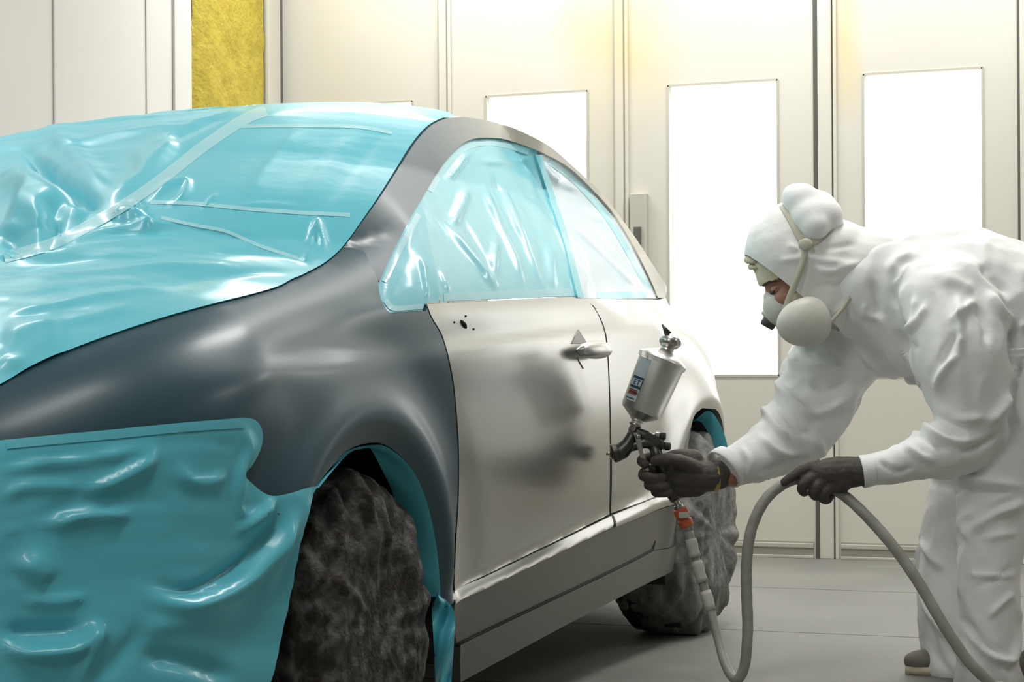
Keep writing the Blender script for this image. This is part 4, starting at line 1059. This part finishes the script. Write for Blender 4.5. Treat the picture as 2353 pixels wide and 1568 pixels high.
# label on the cup, lettered
side = Vector((-ct, -st, 0)); side = (side-ax*side.dot(ax)).normalized(); front_ = ax.cross(side).normalized()
if front_.y > 0: front_ = -front_
def cupP(ang, d, off=.0006):
    """ang 0 = camera side, + toward the left; d in px units along the axis"""
    r = (48.5+(d-33)*(5.5/115))*gu+off
    return n0+ax*(d*gu)+(front_*math.cos(ang)+side*math.sin(ang))*r
def cpatch(name, a0, a1, d0, d1, m, parent, off=.0006, n=12, sk=0.0):
    V = [[tuple(cupP(a0+(a1-a0)*j/n+sk*i/4, d0+(d1-d0)*i/4, off)) for j in range(n+1)] for i in range(5)]
    return grid_mesh(name, np.array(V), m, parent)
lab = cpatch('cup_label', .50, 1.20, 42, 145, Mt['label'], cup)
cpatch('label_print', .50, 1.18, 72, 100, Mt['navy'], lab, .001)
cpatch('label_print', .54, 1.14, 78, 94, Mt['label'], lab, .0013)
def glyph(strokes, a_, d_, sa, sd, m):
    for (x0, y0, x1, y1) in strokes:
        cpatch('label_letter', a_-x0*sa, a_-x1*sa, d_+y0*sd, d_+y1*sd, m, lab, .0016, 3)
glyph([(0, 0, .25, 1), (0, .8, .8, 1), (0, .4, .7, .58), (0, 0, .8, .2)], .98, 80, .20, 12, Mt['navy'])
glyph([(0, .8, .9, 1), (.32, 0, .58, 1)], .78, 80, .20, 12, Mt['navy'])
cpatch('label_print', .58, 1.15, 56, 69, Mt['orange'], lab, .001); cpatch('label_print', .52, 1.0, 60, 64, Mt['navy'], lab, .0014); cpatch('label_print', .60, 1.15, 46, 48.5, Mt['navy'], lab, .001)
# gun body
bm = bmesh.new(); lathe(bm, n0-ax*.001, -ax, [(0, 15*gu), (6*gu, 15*gu), (8*gu, 11*gu), (20*gu, 12*gu), (24*gu, 9*gu)], 32); fin('cup_fitting', bm, Mt['gunb'], gun)
bm = bmesh.new(); tube(bm, [G(*p) for p in [(1457, 990), (1450, 1008), (1443, 1022), (1430, 1036), (1412, 1044)]], [12*gu, 14*gu, 17*gu, 20*gu, 20*gu], 24); fin('gun_body', bm, Mt['gunm'], gun)
hd = (G(1398, 1042)-G(1440, 1030)).normalized()
bm = bmesh.new(); lathe(bm, G(1420, 1040), hd, [(0, 21*gu), (10*gu, 22*gu), (14*gu, 19*gu), (15*gu, 10*gu), (17*gu, 8*gu)], 32); cap_ = fin('air_cap', bm, Mt['gunm'], gun); sharp(cap_)
bm = bmesh.new(); lathe(bm, G(1405, 1041), hd, [(0, 5*gu), (8*gu, 4*gu), (13*gu, 1.5*gu)], 16); fin('nozzle_tip', bm, Mt['gunb'], gun)
for yy in (-1, 1):
    bm = bmesh.new(); tube(bm, [G(1408, 1040+yy*15), G(1401, 1039+yy*14)], [4*gu, 3*gu], 12); fin('cap_horn', bm, Mt['gunb'], cap_)
bm = bmesh.new(); tube(bm, [G(1458, 990), G(1480, 1000), G(1515, 1020), G(1522, 1030)], [9*gu, 13*gu, 15*gu, 10*gu], 20); tube(bm, [G(1445, 1028), G(1480, 1018), G(1515, 1022)], [12*gu, 13*gu, 14*gu], 20); b_ = fin('gun_barrel', bm, Mt['gunm'], gun); remesh(b_, .0022, 2)
bm = bmesh.new(); tube(bm, [G(1466, 1000), G(1518, 1001)], [4.5*gu]*2, 14); fin('top_rod', bm, Mt['gunb'], gun)
for (a, b, r, m1) in (((1505, 1001), (1517, 1002), 8, 'gunb'), ((1517, 1002), (1530, 1003), 9.5, 'gunm'), ((1512, 1024), (1528, 1025), 9, 'gunb'), ((1527, 1025), (1541, 1026), 10, 'gunm')):
    bm = bmesh.new(); d = (G(*b)-G(*a)); lathe(bm, G(*a), d, [(0, r*.8*gu), (.0015, r*gu), (d.length*.8, r*gu), (d.length, r*.75*gu)], 24); sharp(fin('adjuster_knob' if m1 == 'gunm' else 'adjuster_collar', bm, Mt[m1], gun))
bm = bmesh.new()
tr = crom([(1461, 994), (1467, 1012), (1472, 1035), (1480, 1062), (1487, 1082)], 6)
V = []
for i, p in enumerate(tr):
    w_ = 6.5-2.0*i/len(tr); V.append([tuple(G(p[0]-w_, p[1], -.018)), tuple(G(p[0]+w_, p[1], -.018)), tuple(G(p[0]+w_+2, p[1], .016)), tuple(G(p[0]-w_+2, p[1], .016))])
trg = grid_mesh('trigger', np.array(V), Mt['gunb'], gun, wrap=True); trg.data.polygons.foreach_set('use_smooth', [False]*len(trg.data.polygons))
bm = bmesh.new(); ell(bm, G(1466, 1003, -.022), (6*gu, .006, 6*gu)); fin('trigger_pivot', bm, Mt['gunb'], gun)
bm = bmesh.new(); tube(bm, [G(1500, 1020), G(1512, 1050), G(1530, 1095), (G(1546, 1138)), G(1552, 1150)], [13*gu, 14*gu, 15*gu, 14*gu, 11*gu], 20); fin('handle', bm, Mt['gunm'], gun)
bm = bmesh.new(); d = G(1562, 1172)-G(1551, 1146); lathe(bm, G(1551, 1146), d, [(0, 10*gu), (8*gu, 10*gu), (9*gu, 7*gu), (16*gu, 7*gu), (17*gu, 11*gu), (24*gu, 11*gu)], 24); sharp(fin('air_inlet', bm, Mt['gunb'], gun))
# ================================================================== AIR HOSE
hose_pts = [(1583, 1222, 5.45), (1600, 1290, 5.44), (1624, 1370, 5.42), (1648, 1460, 5.38), (1668, 1530, 5.32), (1692, 1562, 5.28), (1711, 1530, 5.27), (1718, 1450, 5.28), (1716, 1370, 5.29), (1716, 1290, 5.30), (1727, 1215, 5.31), (1758, 1150, 5.32), (1805, 1110, 5.335), (1850, 1100, 5.335), (1890, 1112, 5.335), (1935, 1136, 5.33), (1985, 1180, 5.30), (2050, 1253, 5.27), (2110, 1338, 5.24), (2170, 1440, 5.21), (2225, 1520, 5.19), (2285, 1578, 5.18)]
q = crom([(x, y, D*1000) for x, y, D in hose_pts], 8)
hp = [P(v[0], v[1], v[2]/1000) for v in q]
e0 = hp[-1]; dirh = (hp[-1]-hp[-3]); dirh.z = 0; dirh.normalize()
for k in range(1, 14): hp.append(Vector((e0.x, e0.y, 0))+dirh*(.07*k)+Vector((0, 0, max(.015, e0.z-.01*k*k))))
for p in hp: p.z = max(p.z, .0145)
bm = bmesh.new(); nh = len(hp); tube(bm, hp, [R(9.5+min(3.2, i*.05), 5.4)+.0003*math.sin(i*1.7) for i in range(nh)], 18)
hose = fin('air_hose', bm, Mt['hose']); tag(hose, 'grey rubber air hose looping from the spray gun through the gloved hand to the floor', 'hose')
d = P(1588, 1212, 5.45)-P(1561, 1168, 5.45)
bm = bmesh.new(); lathe(bm, P(1562, 1168, 5.45), P(1584, 1222, 5.45)-P(1562, 1168, 5.45), [(0, 11*gu), (2*gu, 17*gu), (18*gu, 18*gu), (20*gu, 14*gu), (28*gu, 14*gu), (30*gu, 17*gu), (44*gu, 16*gu), (48*gu, 10*gu)], 12); cn = sharp(fin('hose_coupling', bm, Mt['conn'], hose)); cn['label'] = 'orange hose coupling'
bm = bmesh.new(); box(bm, P(1571, 1184, 5.43), (22*gu, .012, 14*gu), TH, .002); fin('coupling_badge', bm, Mt['wrap'], cn)
for (i0, i1) in ((2, 7), (8, 13), (15, 19)):
    bm = bmesh.new(); tube(bm, hp[i0:i1+1], [R(12.5, 5.4)+.0008*((k*7) % 3) for k in range(i1-i0+1)], 16); fin('tape_wrap', bm, Mt['wrap'], hose)
SC.view_settings.view_transform = 'Standard'; SC.view_settings.look = 'None'; SC.view_settings.gamma = 1; SC.view_settings.use_curve_mapping = False
SC.view_settings.exposure = 0.92
SC.cycles.max_bounces = 6; SC.cycles.diffuse_bounces = 4; SC.cycles.glossy_bounces = 3; SC.cycles.transmission_bounces = 4; SC.cycles.transparent_max_bounces = 6
